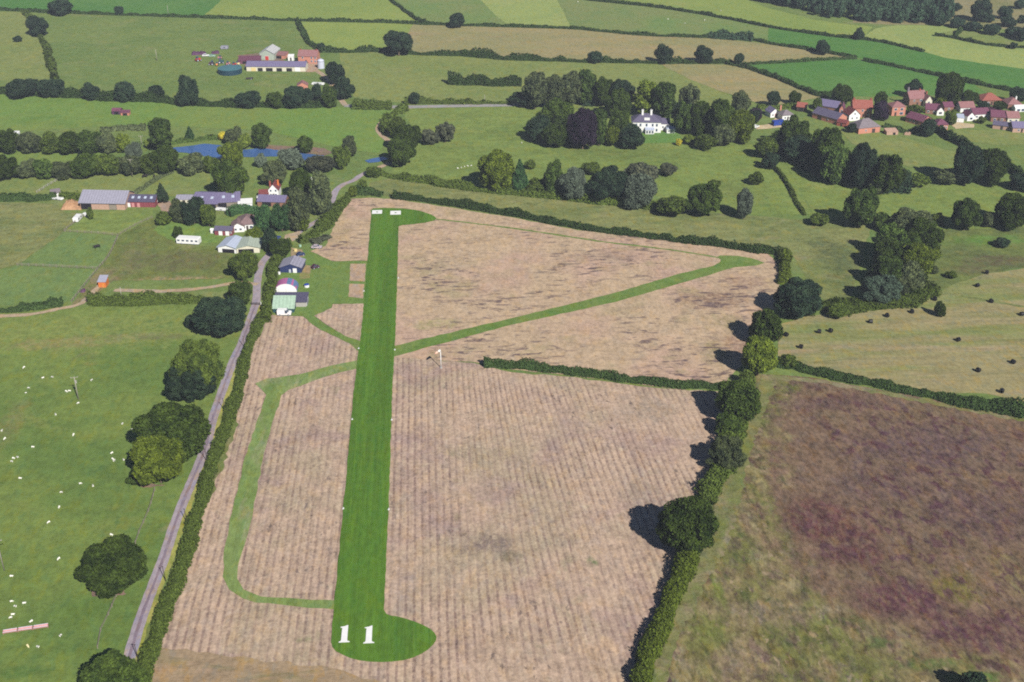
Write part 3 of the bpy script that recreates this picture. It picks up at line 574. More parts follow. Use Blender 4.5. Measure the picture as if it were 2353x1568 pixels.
hedge('hedge', [(1622,86),(1660,90),(1700,92),(1728,95)], 5.0, 4.6, 'dark spinney on the far field boundary', 'wood', var=.25, group=HG)
hedge('hedge', [(1738,336),(1755,362),(1775,385),(1800,410),(1830,465),(1848,496)], 1.4, 1.2, 'thin hedge running down the park slope at the right', 'hedge', var=.3, group=HG)
hedge('hedge', [(2150,300),(2190,325),(2230,345),(2270,365),(2310,385),(2360,420)], 3.4, 3.0, 'dark hedge dropping from the village to the right edge', 'hedgedark', var=.35, group=HG)
hedge('hedge', [(2032,292),(2060,296),(2085,305),(2110,300)], 3.0, 2.4, 'garden hedge below the pinkish village house', 'hedgedark', var=.4, group=HG)
hedge('hedge', [(232,305),(280,300),(335,296)], 5.0, 1.6, 'grey netted scrub behind the pond trees', 'grey', var=.45, group=HG)
hedge('hedge', [(285,455),(312,446),(345,425),(372,408),(395,397)], 1.4, 1.3, 'grey green hedge slanting up from the red barn', 'grey', var=.35, group=HG)
hedge('hedge', [(1850,722),(1880,712),(1920,710),(1985,706),(2040,698),(2100,684),(2140,672)], 9.0, 2.6, 'scrubby bank along the upper edge of the bale field', 'hedge', var=.4, group=HG)
hedge('hedge', [(588,560),(596,535),(620,520),(668,512)], 3.0, 4.4, 'tall bright green conifer hedge around the farm bungalow', 'pine', var=.12, group=HG)
hedge('hedge', [(526,498),(548,490),(590,489)], 3.0, 3.4, 'clipped green hedge in front of the low farm sheds', 'pine', var=.12, group=HG)
hedge('hedge', [(1740,252),(1765,250),(1800,250),(1838,248)], 2.0, 2.2, 'garden hedge behind the white village cottage', 'hedge', var=.3, group=HG)
hedge('hedge', [(345,345),(400,330),(470,322),(530,318)], 3.0, 1.6, 'reedy bank beyond the blue pond', 'ash', var=.4, group=HG)
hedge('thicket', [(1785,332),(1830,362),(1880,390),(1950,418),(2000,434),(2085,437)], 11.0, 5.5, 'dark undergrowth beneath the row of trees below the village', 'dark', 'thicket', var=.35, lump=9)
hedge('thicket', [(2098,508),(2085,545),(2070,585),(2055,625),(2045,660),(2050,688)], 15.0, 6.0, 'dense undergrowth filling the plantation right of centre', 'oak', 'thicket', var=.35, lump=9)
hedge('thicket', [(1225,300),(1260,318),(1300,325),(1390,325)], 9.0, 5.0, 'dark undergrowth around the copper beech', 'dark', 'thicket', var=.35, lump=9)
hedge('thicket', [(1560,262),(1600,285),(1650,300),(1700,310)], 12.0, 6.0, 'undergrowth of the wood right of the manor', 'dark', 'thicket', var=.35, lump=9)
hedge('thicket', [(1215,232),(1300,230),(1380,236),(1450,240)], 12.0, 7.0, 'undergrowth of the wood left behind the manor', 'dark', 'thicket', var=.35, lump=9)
# ------------------------------------------------------------------ trees
T = tree
# the parkland oaks along the lane
GL = 'oaks in the sheep pasture along the lane'
T('oak_tree','oak','olivedark',388,779,514,905,'olive green oak behind a darker oak halfway along the lane',group=GL,thin=.6)
T('oak_tree','round','dark',381,833,496,921,'rounded blue-green oak in front of a lighter oak by the lane',group=GL,thin=.85)
T('oak_tree','oak','oak',312,922,478,1066,'large dark oak overhanging the lane',group=GL)
T('oak_tree','oak','olive',300,994,424,1114,'yellow-green oak in front of the dark oak beside the lane',group=GL)
T('bush','bush','oak',288,1085,330,1116,'small bush under the yellow-green oak','bush')
T('oak_tree','oak','oak',176,1234,338,1362,'solitary dark oak over bare red earth in the pasture',group=GL)
T('oak_tree','oak','oak',166,1497,338,1640,'oak cut by the bottom edge beside the lane',group=GL)
T('oak_tree','oak','dark',443,680,563,768,'broad dark oak at the top of the sheep pasture',group=GL)
T('bush','bush','dark',424,722,462,757,'dark bush leaning from the left side of the top pasture oak','bush')
# stubble border right
GR = 'trees along the right edge of the stubble field'
T('oak_tree','oak','oak',1508,1136,1650,1272,'big oak casting a long shadow onto the stubble',group=GR)
T('round_tree','round','grey',1624,996,1716,1080,'round pale green tree above the big oak',group=GR)
T('small_tree','mid','oak',1642,948,1712,1004,'small tree between the round pale tree and a dark oak',group=GR)
T('oak_tree','oak','oak',1643,872,1752,968,'dark oak where the middle hedge meets the stubble border',group=GR)
T('hedgerow_tree','fine','olive',1704,766,1788,862,'yellow-green tree above the end of the middle hedge',group=GR)
T('hedgerow_tree','mid','oak',1722,704,1800,790,'mid green tree left of the bale field corner',group=GR)
T('oak_tree','oak','dark',1778,636,1890,728,'wide dark oak below the far right corner of the stubble',group=GR)
T('bush','bush','hedge',1793,812,1834,846,'grey green bush at the left end of the tall bale field hedge','bush')
T('bush','bush','dark',2206,1536,2272,1606,'dark bush at the bottom edge of the purple field','bush')
T('tree','mid','dark',2300,1575,2410,1680,'dark tree mostly below the bottom right edge')
# dark plantation right of centre
GP = 'trees of the long plantation between meadow and bale field'
for i,(a,b,c,d,k,sh,l) in enumerate([
 (2040,482,2142,545,'grey','fine','far grey-green tree at the head of the plantation'),
 (2072,505,2158,590,'oak','fine','tall tree on the right side near the head of the plantation'),
 (2022,515,2088,588,'ash','mid','mid green tree on the shaded left side near the plantation head'),
 (2012,552,2090,620,'oak','fine','tree in the middle left of the plantation beside the deep shadow'),
 (2070,555,2146,632,'olive','fine','olive tree in the middle right of the plantation'),
 (2002,592,2078,658,'ash','fine','mid green tree above the blue-grey willow in the plantation'),
 (2090,560,2158,600,'olive','mid','low leafy tree on the right flank of the plantation'),
 (2052,540,2110,600,'ash','fine','rounded tree in the centre of the plantation'),
 (2056,602,2122,664,'grey','mid','grey-green tree right of the plantation near its foot'),
 (1982,628,2068,692,'bluegrey','fine','blue-grey willow at the near end of the plantation'),
 (2052,636,2100,678,'grey','mid','pale bushy tree right of the blue-grey willow')]):
    T('plantation_tree',sh,k,a-4,b-3,c+5,d+4,l,group=GP)
T('bush','bush','oak',2004,486,2052,526,'bushes joining the grey-green slope tree to the plantation','bush')
T('bush','bush','hedge',1898,700,1950,728,'bush on the scrubby bank right of the wide dark oak','bush')
T('small_tree','mid','oak',2101,625,2132,660,'small dark tree alone on the slope right of the plantation')
T('bush','bush','grey',2138,610,2158,630,'small grey bush on the rough slope right of the plantation','bush')
T('bush','bush','hedge',2172,622,2200,640,'low bush at the top corner of the bale field','bush')
T('small_tree','mid','oak',2148,692,2174,727,'single small tree standing among the black bales')
T('tree','fine','ash',1940,430,2018,520,'tall grey-green tree with a long shadow on the park slope')
T('bush','bush','hedge',1858,492,1908,516,'low spreading bush at the foot of the park slope','bush')
T('tree','fine','ash',2186,450,2260,527,'leafy tree with a shadow left of it near the right edge')
T('tree','fine','oak',2284,442,2375,522,'dark tree cut by the right edge above the green strip')
T('bush','bush','bright',2140,488,2168,514,'light green bush left of the leafy tree near the right edge','bush')
T('bush','bush','grey',2256,486,2296,522,'greyish bush between two tall trees at the right edge','bush')
T('bush','bush','dark',2284,548,2322,566,'low dark bush in the bright strip near the right edge','bush')
# trees below the village
GV = 'dark trees on the slope below the village'
for a,b,c,d,k,sh,l in [
 (1775,268,1868,345,'oak','fine','tree below the white cottage at the head of the dark row'),
 (1800,310,1890,372,'dark','mid','darkest tree in the row below the long barns'),
 (1868,290,1942,392,'oak','fine','tall tree below the long slate barns'),
 (1885,330,1960,418,'ash','mid','mid green tree at the lower side of the dark row'),
 (1952,328,2022,428,'dark','fine','dark tree right of the row below the slate barn'),
 (1998,348,2088,440,'oak','fine','broad tree ending the row toward the right'),
 (1995,412,2034,445,'grey','bush','grey-green bush at the foot of the row'),
 (2085,398,2138,426,'hedge','bush','low bushy clump right of the row'),
 (2190,328,2262,420,'dark','fine','large dark tree standing alone in the right hand meadow'),
 (2240,340,2314,420,'oak','fine','broad tree right of the large dark meadow tree'),
 (2140,388,2200,422,'grey','bush','grey bush left of the large dark meadow tree'),
 (2318,396,2380,436,'dark','mid','dark tree at the right edge below the village hedge'),
 (1736,312,1792,362,'hedge','mid','tree at the corner of the manor wood by the park slope'),
 (1748,352,1795,388,'dark','bush','bush on the park slope beneath the manor wood')]:
    T('tree' if sh!='bush' else 'bush',sh,k,a,b,c,d,l,'tree' if sh!='bush' else 'bush',GV)
# middle line of trees
GM = 'trees along the foot of the parkland'
for a,b,c,d,k,sh,n,l in [
 (1098,344,1184,436,'olive','fine','tree','round olive tree beside the grazing sheep'),
 (1174,364,1216,438,'pine','cone','conifer','dark pointed conifer right of the round olive tree'),
 (1245,370,1302,446,'ash','mid','tree','leafy tree left of the first silver willow'),
 (1282,386,1348,458,'silver','fine','willow','first silver willow along the park foot'),
 (1346,386,1446,462,'dark','fine','tree','broad dark tree between the two silver willows'),
 (1424,397,1512,474,'silver','fine','willow','leaning silver willow right of the broad dark tree'),
 (1575,414,1664,492,'oak','fine','tree','dark round tree with a shadow left of the last willow'),
 (1688,434,1736,500,'silver','mid','willow','small silver willow at the right end of the line'),
 (1204,366,1232,388,'hedge','bush','bush','small bush right of the pointed conifer on the grass'),
 (1334,371,1382,400,'hedge','bush','bush','hawthorn bush behind the first silver willow'),
 (1438,378,1516,414,'brown','bush','bush','spreading brownish bush above the leaning willow'),
 (1514,374,1558,404,'brown','bush','bush','round brown bush on the open park grass'),
 (1624,412,1660,434,'hedge','bush','bush','small bush behind the dark round park tree'),
 (1720,394,1756,424,'hedge','bush','bush','lone dark bush high on the park slope'),
 (1506,458,1582,486,'hedge','bush','bush','low bramble clump between willow and round tree'),
 (1208,410,1262,446,'hedge','bush','bush','bush in the hedge below the conifer')]:
    T(n,sh,k,a,b,c,d,l,n if n!='conifer' else 'tree',GM)
# manor wood
GW = 'trees of the wood around the white manor'
for a,b,c,d,k,sh,l in [
 (1198,166,1262,246,'grey','tall','pale tall ash at the left end of the manor wood'),
 (1244,172,1300,244,'grey','tall','second tall ash from the left end of the manor wood'),
 (1284,164,1338,240,'grey','tall','third tall ash in the back row of the manor wood'),
 (1322,160,1376,236,'ash','tall','tallest ash in the back row of the manor wood'),
 (1362,174,1412,240,'oak','mid','back row tree left of the manor behind the dark oaks'),
 (1400,180,1462,245,'dark','fine','dark tree at the back directly above the manor roof left'),
 (1388,204,1452,268,'oak','fine','broad tree behind the left end of the manor'),
 (1452,184,1516,262,'olive','tall','olive tree behind the left manor chimney'),
 (1496,186,1554,270,'ash','tall','tall tree behind the right manor chimney'),
 (1558,194,1612,254,'grey','open','thin crowned tree rising above the wood'),
 (1546,234,1604,304,'ash','fine','tree beside the low right wing of the manor'),
 (1584,232,1642,308,'oak','fine','second tree right of the manor'),
 (1626,226,1692,318,'oak','fine','dark tree in the right part of the manor wood'),
 (1676,208,1722,280,'grey','tall','grey tall tree at the back right of the manor wood'),
 (1664,252,1732,324,'olive','fine','light tree at the right end of the manor wood'),
 (1634,285,1690,334,'grey','mid','grey-green tree at the front right of the manor wood'),
 (1232,228,1320,306,'oak','fine','broad oak above the copper beech'),
 (1208,262,1272,322,'dark','mid','dark shaded tree at the left tip of the manor wood'),
 (1246,280,1314,336,'oak','fine','front oak left of the copper beech'),
 (1304,246,1376,338,'beech','fine','purple copper beech at the front of the manor wood'),
 (1358,248,1396,330,'ash','tall','narrow green tree right of the copper beech'),
 (1392,252,1448,316,'oak','fine','oak left of the manor front'),
 (1390,288,1424,334,'olive','mid','yellow-green small tree right of the copper beech'),
 (1424,286,1484,340,'dark','mid','dark tree in front of the manor lawn left'),
 (1594,306,1650,342,'hedge','bush','dark bushes right of the manor lawn'),
 (1176,212,1236,244,'dark','mid','dark shaded clump by the road left of the wood')]:
    T('wood_tree' if sh!='bush' else 'bush',sh,k,a,b,c,d,l,'tree' if sh!='bush' else 'bush',GW)
T('small_tree','mid','beech',1720,248,1752,280,'small purple tree between manor wood and village')
T('bush','bush','yellow',1430,320,1442,334,'yellow shrub beside the dark tree at the manor lawn','bush')
T('bush','bush','yellow',1552,318,1568,334,'yellow shrub at the right end of the manor lawn','bush')
T('bush','bush','bright',1568,308,1600,330,'bright green shrub right of the manor lawn','bush')
# far single trees
GF = 'single trees in the far fields'
for a,b,c,d,k,sh,l in [
 (878,70,952,118,'dark','fine','large dark far tree with a pale trunk in the hedge'),
 (1030,28,1072,62,'dark','mid','dark tree on the hedge of the pale crop field'),
 (108,-4,166,32,'dark','mid','dark tree touching the top edge near the left corner'),
 (262,14,284,34,'wood','mid','small far tree on the hedge left of centre'),
 (60,36,112,80,'dark','fine','dark tree on the hillside hedge at far left'),
 (28,82,50,96,'dark','bush','small dark bush in the far left field'),
 (728,98,748,116,'dark','mid','dark tree behind the farmhouse at the hedge corner'),
 (1504,102,1548,144,'dark','mid','left one of two round trees in the tall far hedge'),
 (1594,104,1640,144,'dark','mid','right one of two round trees in the tall far hedge'),
 (1350,116,1384,144,'wood','mid','bushy tree further left in the tall far hedge'),
 (1686,122,1710,150,'dark','mid','small tree at the end of the tall far hedge'),
 (1874,92,1908,124,'dark','mid','round tree on the edge of the long bright green field'),
 (1962,64,1988,90,'dark','mid','small dark tree at the left tip of the ripening field'),
 (936,212,966,238,'dark','mid','small round tree beside the grey road'),
 (2230,-2,2278,46,'dark','tall','tall dark tree on the dry hill in the top right'),
 (2292,14,2328,42,'wood','mid','dark bush tree on the dry hill by the right edge'),
 (2335,60,2370,92,'dark','mid','dark tree at the right edge above the ripening field'),
 (2318,98,2340,112,'wood','bush','small bush on the thin hedge at the far right')]:
    T('tree' if sh!='bush' else 'bush',sh,k,a,b,c,d,l,'tree' if sh!='bush' else 'bush',GF, clear=.5 if 'pale trunk' in l else .14)
# scrub on the dry hill
k = 0
for a,b,w,h in [(2120,30,40,26),(2160,44,44,26),(2200,52,36,22),(2240,60,40,22),(2280,66,44,24),(2330,72,44,22),(2150,8,30,18),(2195,16,28,18),(2180,34,30,16),(2270,40,36,18),(2318,50,40,18),(2350,44,26,18),(2120,-4,26,16),(2345,8,30,22)]:
    T('hill_bush','bush','wood',a-w/2,b-h/2,a+w/2,b+h/2,'dark scrub bush on the dry hill right of the far wood','bush','scrub bushes on the dry hill')
# the far wood reads as one mass: one object
parts = []
pts = []
for x, y in [(1630,-6),(1665,-4),(1700,-2),(1745,2),(1762,5),(1780,8),(1810,16),(1850,26),(1890,34),(1925,42),(1960,46),(2000,50),(2040,50),(2080,52),(2120,54),(2160,58)]:
    for j in range(8):
        for _ in range(2): pts.append((x + random.uniform(-20, 20), y - j * 6 + random.uniform(-2, 2)))
for x, y in pts:
    if y < -40 or (y < -2 and x > 2200): continue
    b = at(x, y); r = random.uniform(3.0, 5.4); h = random.uniform(4.0, 7.2); nl = 9; Cs = [(0, 0, 0)]; Rs = [.62]
    for i in range(nl):
        d = RNG.normal(size=3); d /= np.linalg.norm(d); Cs.append(tuple(d * .6)); Rs.append(RNG.uniform(.28, .45))
    Cs = np.array(Cs); Rs = np.array(Rs); kk = RNG.choice(len(Cs), 420, p=Rs**2 / (Rs**2).sum()); dd = unit(RNG.normal(size=(420, 3)))
    P = Cs[kk] + dd * Rs[kk][:, None]; V, Fq = leaf_quads(P, unit(dd * .6 + RNG.normal(size=P.shape) * .4), .13)
    ps = [(V, Fq)] + [(CSV * (q * .8) + c, CSF) for c, q in zip(Cs, Rs)]
    V, Fq = join(ps); V = V * np.array([r, r, h]) + np.array([b.x, b.y, h * .95]); parts.append((V, Fq))
V, Fq = join(parts); tag(link('woodland', np_mesh('woodland', V, Fq), None, LEAF['wood']), 'dark far woodland along the top right edge', 'woodland', None, 'stuff')
# pond valley trees on the left
GQ = 'trees around the pond'
for a,b,c,d,k,sh,n,l in [
 (338,268,396,344,'ash','tall','tree','tall leafy tree left of the blue pond'),
 (424,290,446,320,'pine','cone','conifer','small pointed tree beyond the pond'),
 (514,296,548,332,'grey','tall','tree','grey poplar clump behind the middle of the pond'),
 (536,288,556,322,'grey','tall','tree','slender grey poplar behind the pond'),
 (546,305,578,340,'bright','mid','tree','bright green tree between the poplars by the pond'),
 (574,283,622,338,'ash','tall','tree','tall dense tree on the far bank of the pond'),
 (680,312,724,350,'oak','mid','tree','round tree on the right bank of the pond'),
 (784,312,820,360,'grey','tall','tree','grey tall tree right of the pond'),
 (762,334,806,384,'hedge','mid','tree','bushy tree in front of the right end of the pond'),
 (502,325,560,378,'olive','fine','tree','olive tree in front of the open blue water'),
 (346,334,410,396,'oak','fine','tree','dense dark tree in front of the left end of the pond'),
 (500,302,520,322,'yellow','bush','bush','yellow shrub on the far pond bank'),
 (262,304,300,348,'olive','mid','tree','yellowish tree left of the tall pond tree'),
 (330,318,348,340,'bright','bush','bush','bright shrub at the base of the tall pond tree'),
 (288,325,326,372,'silver','mid','willow','pale willow behind the tall power pole'),
 (278,322,296,342,'yellow','bush','bush','small yellow-green shrub beside the pale willow'),
 (636,340,700,388,'silver','mid','willow','grey willow standing before the middle of the pond'),
 (582,352,612,384,'silver','bush','bush','small silver bush at the water edge'),
 (600,362,664,424,'grey','fine','tree','greyish tree with a dark shadow left of the red farmhouse'),
 (406,352,470,398,'grey','mid','tree','grey bush tree left of the olive pond tree'),
 (462,358,506,396,'hedge','mid','tree','dark low tree below the open water'),
 (700,358,770,392,'brown','mid','tree','brownish thicket tree right of the grey willow')]:
    T(n,sh,k,a,b,c,d,l,'tree' if n!='bush' else 'bush',GQ)
GB = 'trees of the valley belt at the left'
for a,b,c,d,k,sh,l in [
 (-24,296,44,348,'oak','mid','belt tree at the left edge beside the white caravan'),
 (38,302,100,350,'grey','mid','grey belt tree right of the white caravan'),
 (84,304,150,350,'hedge','mid','broad low tree in the middle of the upper belt'),
 (132,298,190,352,'oak','mid','dark tree in the upper belt'),
 (178,296,236,352,'ash','mid','mid green tree in the upper belt'),
 (222,304,270,352,'grey','mid','greyish tree ending the upper belt'),
 (-30,358,46,410,'oak','fine','large tree at the left edge in the lower belt'),
 (36,368,92,408,'grey','mid','grey tree in the lower belt left part'),
 (76,364,126,410,'ash','mid','light green tree in the lower belt'),
 (116,370,182,408,'grey','mid','pale grey bushy tree in the lower belt'),
 (160,350,230,406,'oak','fine','tallest dark tree of the lower belt'),
 (216,352,282,402,'hedge','mid','brownish green tree of the lower belt'),
 (268,356,330,402,'grey','mid','tree behind the power pole in the lower belt'),
 (318,350,370,398,'hedge','mid','last tree of the lower belt before the pond')]:
    T('belt_tree',sh,k,a,b,c,d,l,'tree',GB)
GH = 'trees of the hedge below the hill farm'
for a,b,c,d,k,sh,l in [
 (408,174,462,240,'dark','mid','tallest pointed tree in the hedge below the farm'),
 (262,186,312,232,'dark','mid','broad tree in the left part of the farm hedge'),
 (186,190,230,228,'dark','mid','round tree further left in the farm hedge'),
 (340,194,378,224,'dark','bush','smaller tree left of the tallest hedge tree'),
 (14,178,90,222,'dark','mid','wide bushy tree near the left edge of the farm hedge'),
 (86,180,148,222,'dark','mid','bushy tree at the foot of the hillside hedge'),
 (540,208,600,246,'dark','mid','round tree in the hedge below the green tank'),
 (608,210,652,246,'oak','mid','tree left of the red brick shed'),
 (650,198,716,246,'dark','fine','large tree in front of the red brick shed'),
 (712,192,742,230,'dark','mid','dark tree below the white trailer'),
 (738,192,776,246,'oak','mid','tree beside the farm track bottom'),
 (746,142,796,190,'dark','fine','upper dark tree right of the farm track'),
 (764,172,816,226,'dark','fine','lower dark tree right of the farm track')]:
    T('tree',sh,k,a,b,c,d,l,'tree',GH)
GN = 'trees by the bend of the lane'
for a,b,c,d,k,sh,l in [
 (888,268,936,314,'hedge','mid','dark bushy tree just inside the lane bend'),
 (900,286,968,346,'oak','fine','upper dark tree right of the lane bend'),
 (886,318,952,380,'oak','fine','round dark tree below the lane bend'),
 (964,296,1008,332,'brown','open','half dead brownish tree right of the lane bend'),
 (998,282,1048,326,'brown','open','bare grey branched tree in the park meadow'),
 (838,384,880,402,'hedge','bush','bush over the lane beside the small blue pool')]:
    T('tree' if sh!='bush' else 'bush',sh,k,a,b,c,d,l,'tree' if sh!='bush' else 'bush',GN)
GY = 'trees around the farm beside the lane'
for a,b,c,d,k,sh,n,l in [
 (484,366,570,450,'oak','fine','tree','round dark tree behind the low farm sheds'),
 (356,420,388,464,'conifer','cone','conifer','dark conifer behind the red barn'),
 (664,386,716,460,'oak','fine','tree','green tree above the tall grey farm trees'),
 (656,430,716,526,'grey','tall','tree','tall grey tree left of the pair beside the red farmhouse'),
 (706,392,762,490,'grey','tall','tree','tall grey tree right of the pair beside the red farmhouse'),
 (385,456,430,510,'grey','mid','tree','grey tree at the left of the clump before the farm sheds'),
 (416,452,470,512,'dark','mid','tree','middle dark tree of the clump before the farm sheds'),
 (456,468,500,520,'hedge','mid','tree','lighter tree ending the clump before the farm sheds'),
 (356,484,394,516,'hedge','bush','bush','bush below the yard of the red barn'),
 (398,520,420,548,'oak','bush','bush','small bush behind the white static caravan'),
 (584,468,628,530,'pine','mid','tree','green tree behind the brown roofed bungalow'),
 (624,466,668,530,'pine','mid','tree','bright green tree right of the brown roofed bungalow'),
 (562,520,604,556,'olive','mid','tree','yellow-green tree beside the twin roof barn'),
 (600,520,640,575,'dark','mid','tree','dark tree between bungalow and lane'),
 (618,545,668,592,'oak','mid','tree','dark lane side tree above the first hangar'),
 (526,575,594,640,'hedge','fine','tree','large bushy tree below the twin roof barn'),
 (520,640,582,695,'oak','mid','tree','bushy tree above the broad pasture oak'),
 (676,492,712,530,'olive','bush','bush','light bush by the lane below the tall grey trees'),
 (198,476,214,504,'hedge','bush','bush','small dark bush below the straw heap'),
 (820,412,845,438,'hedge','bush','bush','dark bush on the lane verge near the far runway end'),
 (800,425,822,452,'olive','bush','bush','yellowish bush at the corner of the far hedge')]:
    T(n,sh,k,a,b,c,d,l,'tree' if n!='bush' else 'bush',GY)
# village trees
GT = 'garden trees of the village'
for a,b,c,d,k,sh,l in [
 (1762,208,1794,244,'dark','mid','dark tree behind the white cottage chimney'),
 (1812,208,1842,238,'oak','mid','small round tree behind the white cottage'),
 (1912,192,1962,238,'oak','fine','round tree behind the orange roofed house'),
 (2008,210,2040,250,'oak','mid','green tree behind the purple village tree'),
 (2004,232,2046,274,'beech','mid','purple tree right of the orange roofed house'),
 (2078,182,2122,222,'dark','mid','dark tree behind the terracotta house'),
 (2148,166,2212,240,'oak','fine','tallest tree of the village'),
 (2148,214,2178,244,'olive','round','clipped round tree below the tallest village tree'),
 (2206,206,2250,244,'oak','mid','tree left of the terracotta hip roofed house'),
 (2084,240,2126,262,'hedge','bush','shrubs below the terracotta house'),
 (2112,272,2152,312,'dark','mid','dark tree left of the small brick house'),
 (2170,252,2202,284,'hedge','mid','garden tree among the white bungalows'),
 (2245,232,2275,252,'dark','bush','garden bush in front of the hip roofed house'),
 (2284,232,2312,252,'oak','mid','round tree between the two terracotta roofs'),
 (1868,224,1890,262,'hedge','mid','tree at the left end of the slate barns'),
 (1945,282,1970,304,'dark','bush','dark bush beside the hip roofed barn'),
 (1722,252,1746,284,'dark','mid','dark tree beside the village track'),
 (2244,268,2268,284,'hedge','bush','shrubs before the long white bungalow'),
 (2320,200,2360,236,'dark','mid','dark tree at the right edge behind the terracotta roofs')]:
    T('tree' if sh!='bush' else 'bush',sh,k,a,b,c,d,l,'tree' if sh!='bush' else 'bush',GT)
# ------------------------------------------------------------------ buildings
P_ = {}
def pm(k, rgb, **kw):
    P_[k] = paint(k, C(*rgb), **kw); return P_[k]
pm('white render', (250,250,246), var=.05)
pm('cream wall', (228,222,200), var=.08); pm('pink brick', (206,140,118), var=.14, scale=3); pm('red brick', (168,92,78), var=.16, scale=3)
pm('brown brick', (150,110,92), var=.16, scale=3); pm('stone wall', (196,160,140), var=.18, scale=2)
pm('slate roof', (104,98,122), rough=.6, var=.14, lines=(2,.5,.12)); pm('grey purple roof', (128,120,154), rough=.55, var=.14, lines=(0,1.1,.14))
pm('grey sheet roof', (164,162,178), rough=.55, var=.14, lines=(0,1.2,.14)); pm('dark sheet roof', (92,88,112), rough=.5, var=.12, lines=(0,1.0,.12))
pm('pale blue sheet roof', (196,206,226), rough=.45, var=.1, lines=(0,1.0,.10)); pm('pale green sheet roof', (184,196,180), rough=.5, var=.12, lines=(0,1.0,.10))
pm('white sheet roof', (206,206,204), rough=.5, var=.14, lines=(0,1.2,.12)); pm('green sheet roof', (172,198,176), rough=.5, var=.16, lines=(0,1.3,.10)); pm('terracotta roof', (162,94,82), rough=.8, var=.16, lines=(2,.4,.14))
pm('pinkish tile roof', (158,112,112), rough=.8, var=.16, lines=(2,.4,.14)); pm('plum tile roof', (120,70,92), rough=.8, var=.18, lines=(2,.4,.14))
pm('brown tile roof', (136,112,112), rough=.8, var=.16, lines=(2,.4,.14)); pm('red tile roof', (128,66,66), rough=.8, var=.16, lines=(2,.4,.14))
pm('mixed slate roof', (134,124,130), rough=.7, var=.2, lines=(2,.5,.14)); pm('opening shade', (26,22,34), rough=.9, var=.1)
pm('glass', (70,84,104), rough=.12, var=.1, spec=.6); pm('white frame', (248,248,248), var=.03); pm('navy sheet', (50,62,108), rough=.5, var=.12, lines=(0,.9,.1))
pm('teal sheet', (44,84,92), rough=.5, var=.12); pm('orange boards', (232,130,62), rough=.6, var=.1, lines=(2,.5,.1)); pm('red sheet', (146,74,84), rough=.55, var=.14, lines=(0,1.2,.12))
pm('dark tank', (34,66,84), rough=.45, var=.12); pm('tank lid', (78,124,132), rough=.5, var=.12); pm('silver metal', (206,210,226), rough=.35, var=.08)
pm('white paint', (252,252,250), rough=.4, var=.03); pm('blue paint', (42,70,160), rough=.4, var=.08); pm('dark rubber', (30,28,30), rough=.9, var=.1)
pm('maroon paint', (86,52,70), rough=.4, var=.1); pm('silver paint', (200,186,192), rough=.3, var=.06); pm('red paint', (206,66,60), rough=.5, var=.12)
pm('yellow paint', (236,214,150), rough=.5, var=.08); pm('pale green paint', (170,206,180), rough=.5, var=.08); pm('orange paint', (232,150,70), rough=.5, var=.1)
pm('straw', (188,146,110), var=.22, scale=1.2); pm('weathered wood', (150,140,126), var=.2, scale=3); pm('dark wood', (74,62,60), var=.2, scale=3)
pm('pole wood', (168,162,148), var=.15, scale=3); pm('purple wrap', (96,60,92), var=.3, scale=1.5); pm('chalk', (252,252,250), rough=.9, var=.04, scale=.8)
pm('wool', (250,248,236), rough=.95, var=.08, scale=5); pm('cream wool', (238,226,176), rough=.95, var=.08, scale=5); pm('cow hide', (40,34,34), rough=.8, var=.1)
pm('bale wrap', (14,13,20), rough=.5, var=.1, spec=.3); pm('pink trough', (214,150,150), rough=.7, var=.14); pm('trough rim', (226,220,232), rough=.6, var=.08)
pm('shed roof grey', (172,172,190), rough=.5, var=.1); pm('turquoise', (120,178,186), rough=.5, var=.08); pm('concrete', (182,178,172), var=.1)
pm('sock white', (255,250,240), rough=.9, var=.03); pm('sock orange', (255,206,180), rough=.9, var=.05)
W_ = P_
def local(A, B):
    a, b = at(*A), at(*B); d = b - a
    return (a + b) / 2, math.atan2(d.y, d.x), d.length
def wall_hole(root, face, u, z, w, h, L, D, name='window', frame='white frame', pane='glass', panename='pane'):
    """a frame standing just proud of a wall, with its pane inside."""
    if face == 'f': c = (u, -.03, z); sx, sy = w, .12
    elif face == 'b': c = (u, D + .03, z); sx, sy = w, .12
    elif face == 'l': c = (-L/2 - .03, u, z); sx, sy = .12, w
    else: c = (L/2 + .03, u, z); sx, sy = .12, w
    m = MB(); m.box(*c, sx, sy, h); o = m.build(name, W_[frame], root)
    off = {'f': (0, -.05), 'b': (0, .05), 'l': (-.05, 0), 'r': (.05, 0)}[face]
    m = MB(); m.box(c[0] + off[0], c[1] + off[1], z, sx if sx < .2 else sx - .22, sy if sy < .2 else sy - .22, h - .22); m.build(panename, W_[pane], o)
    return o
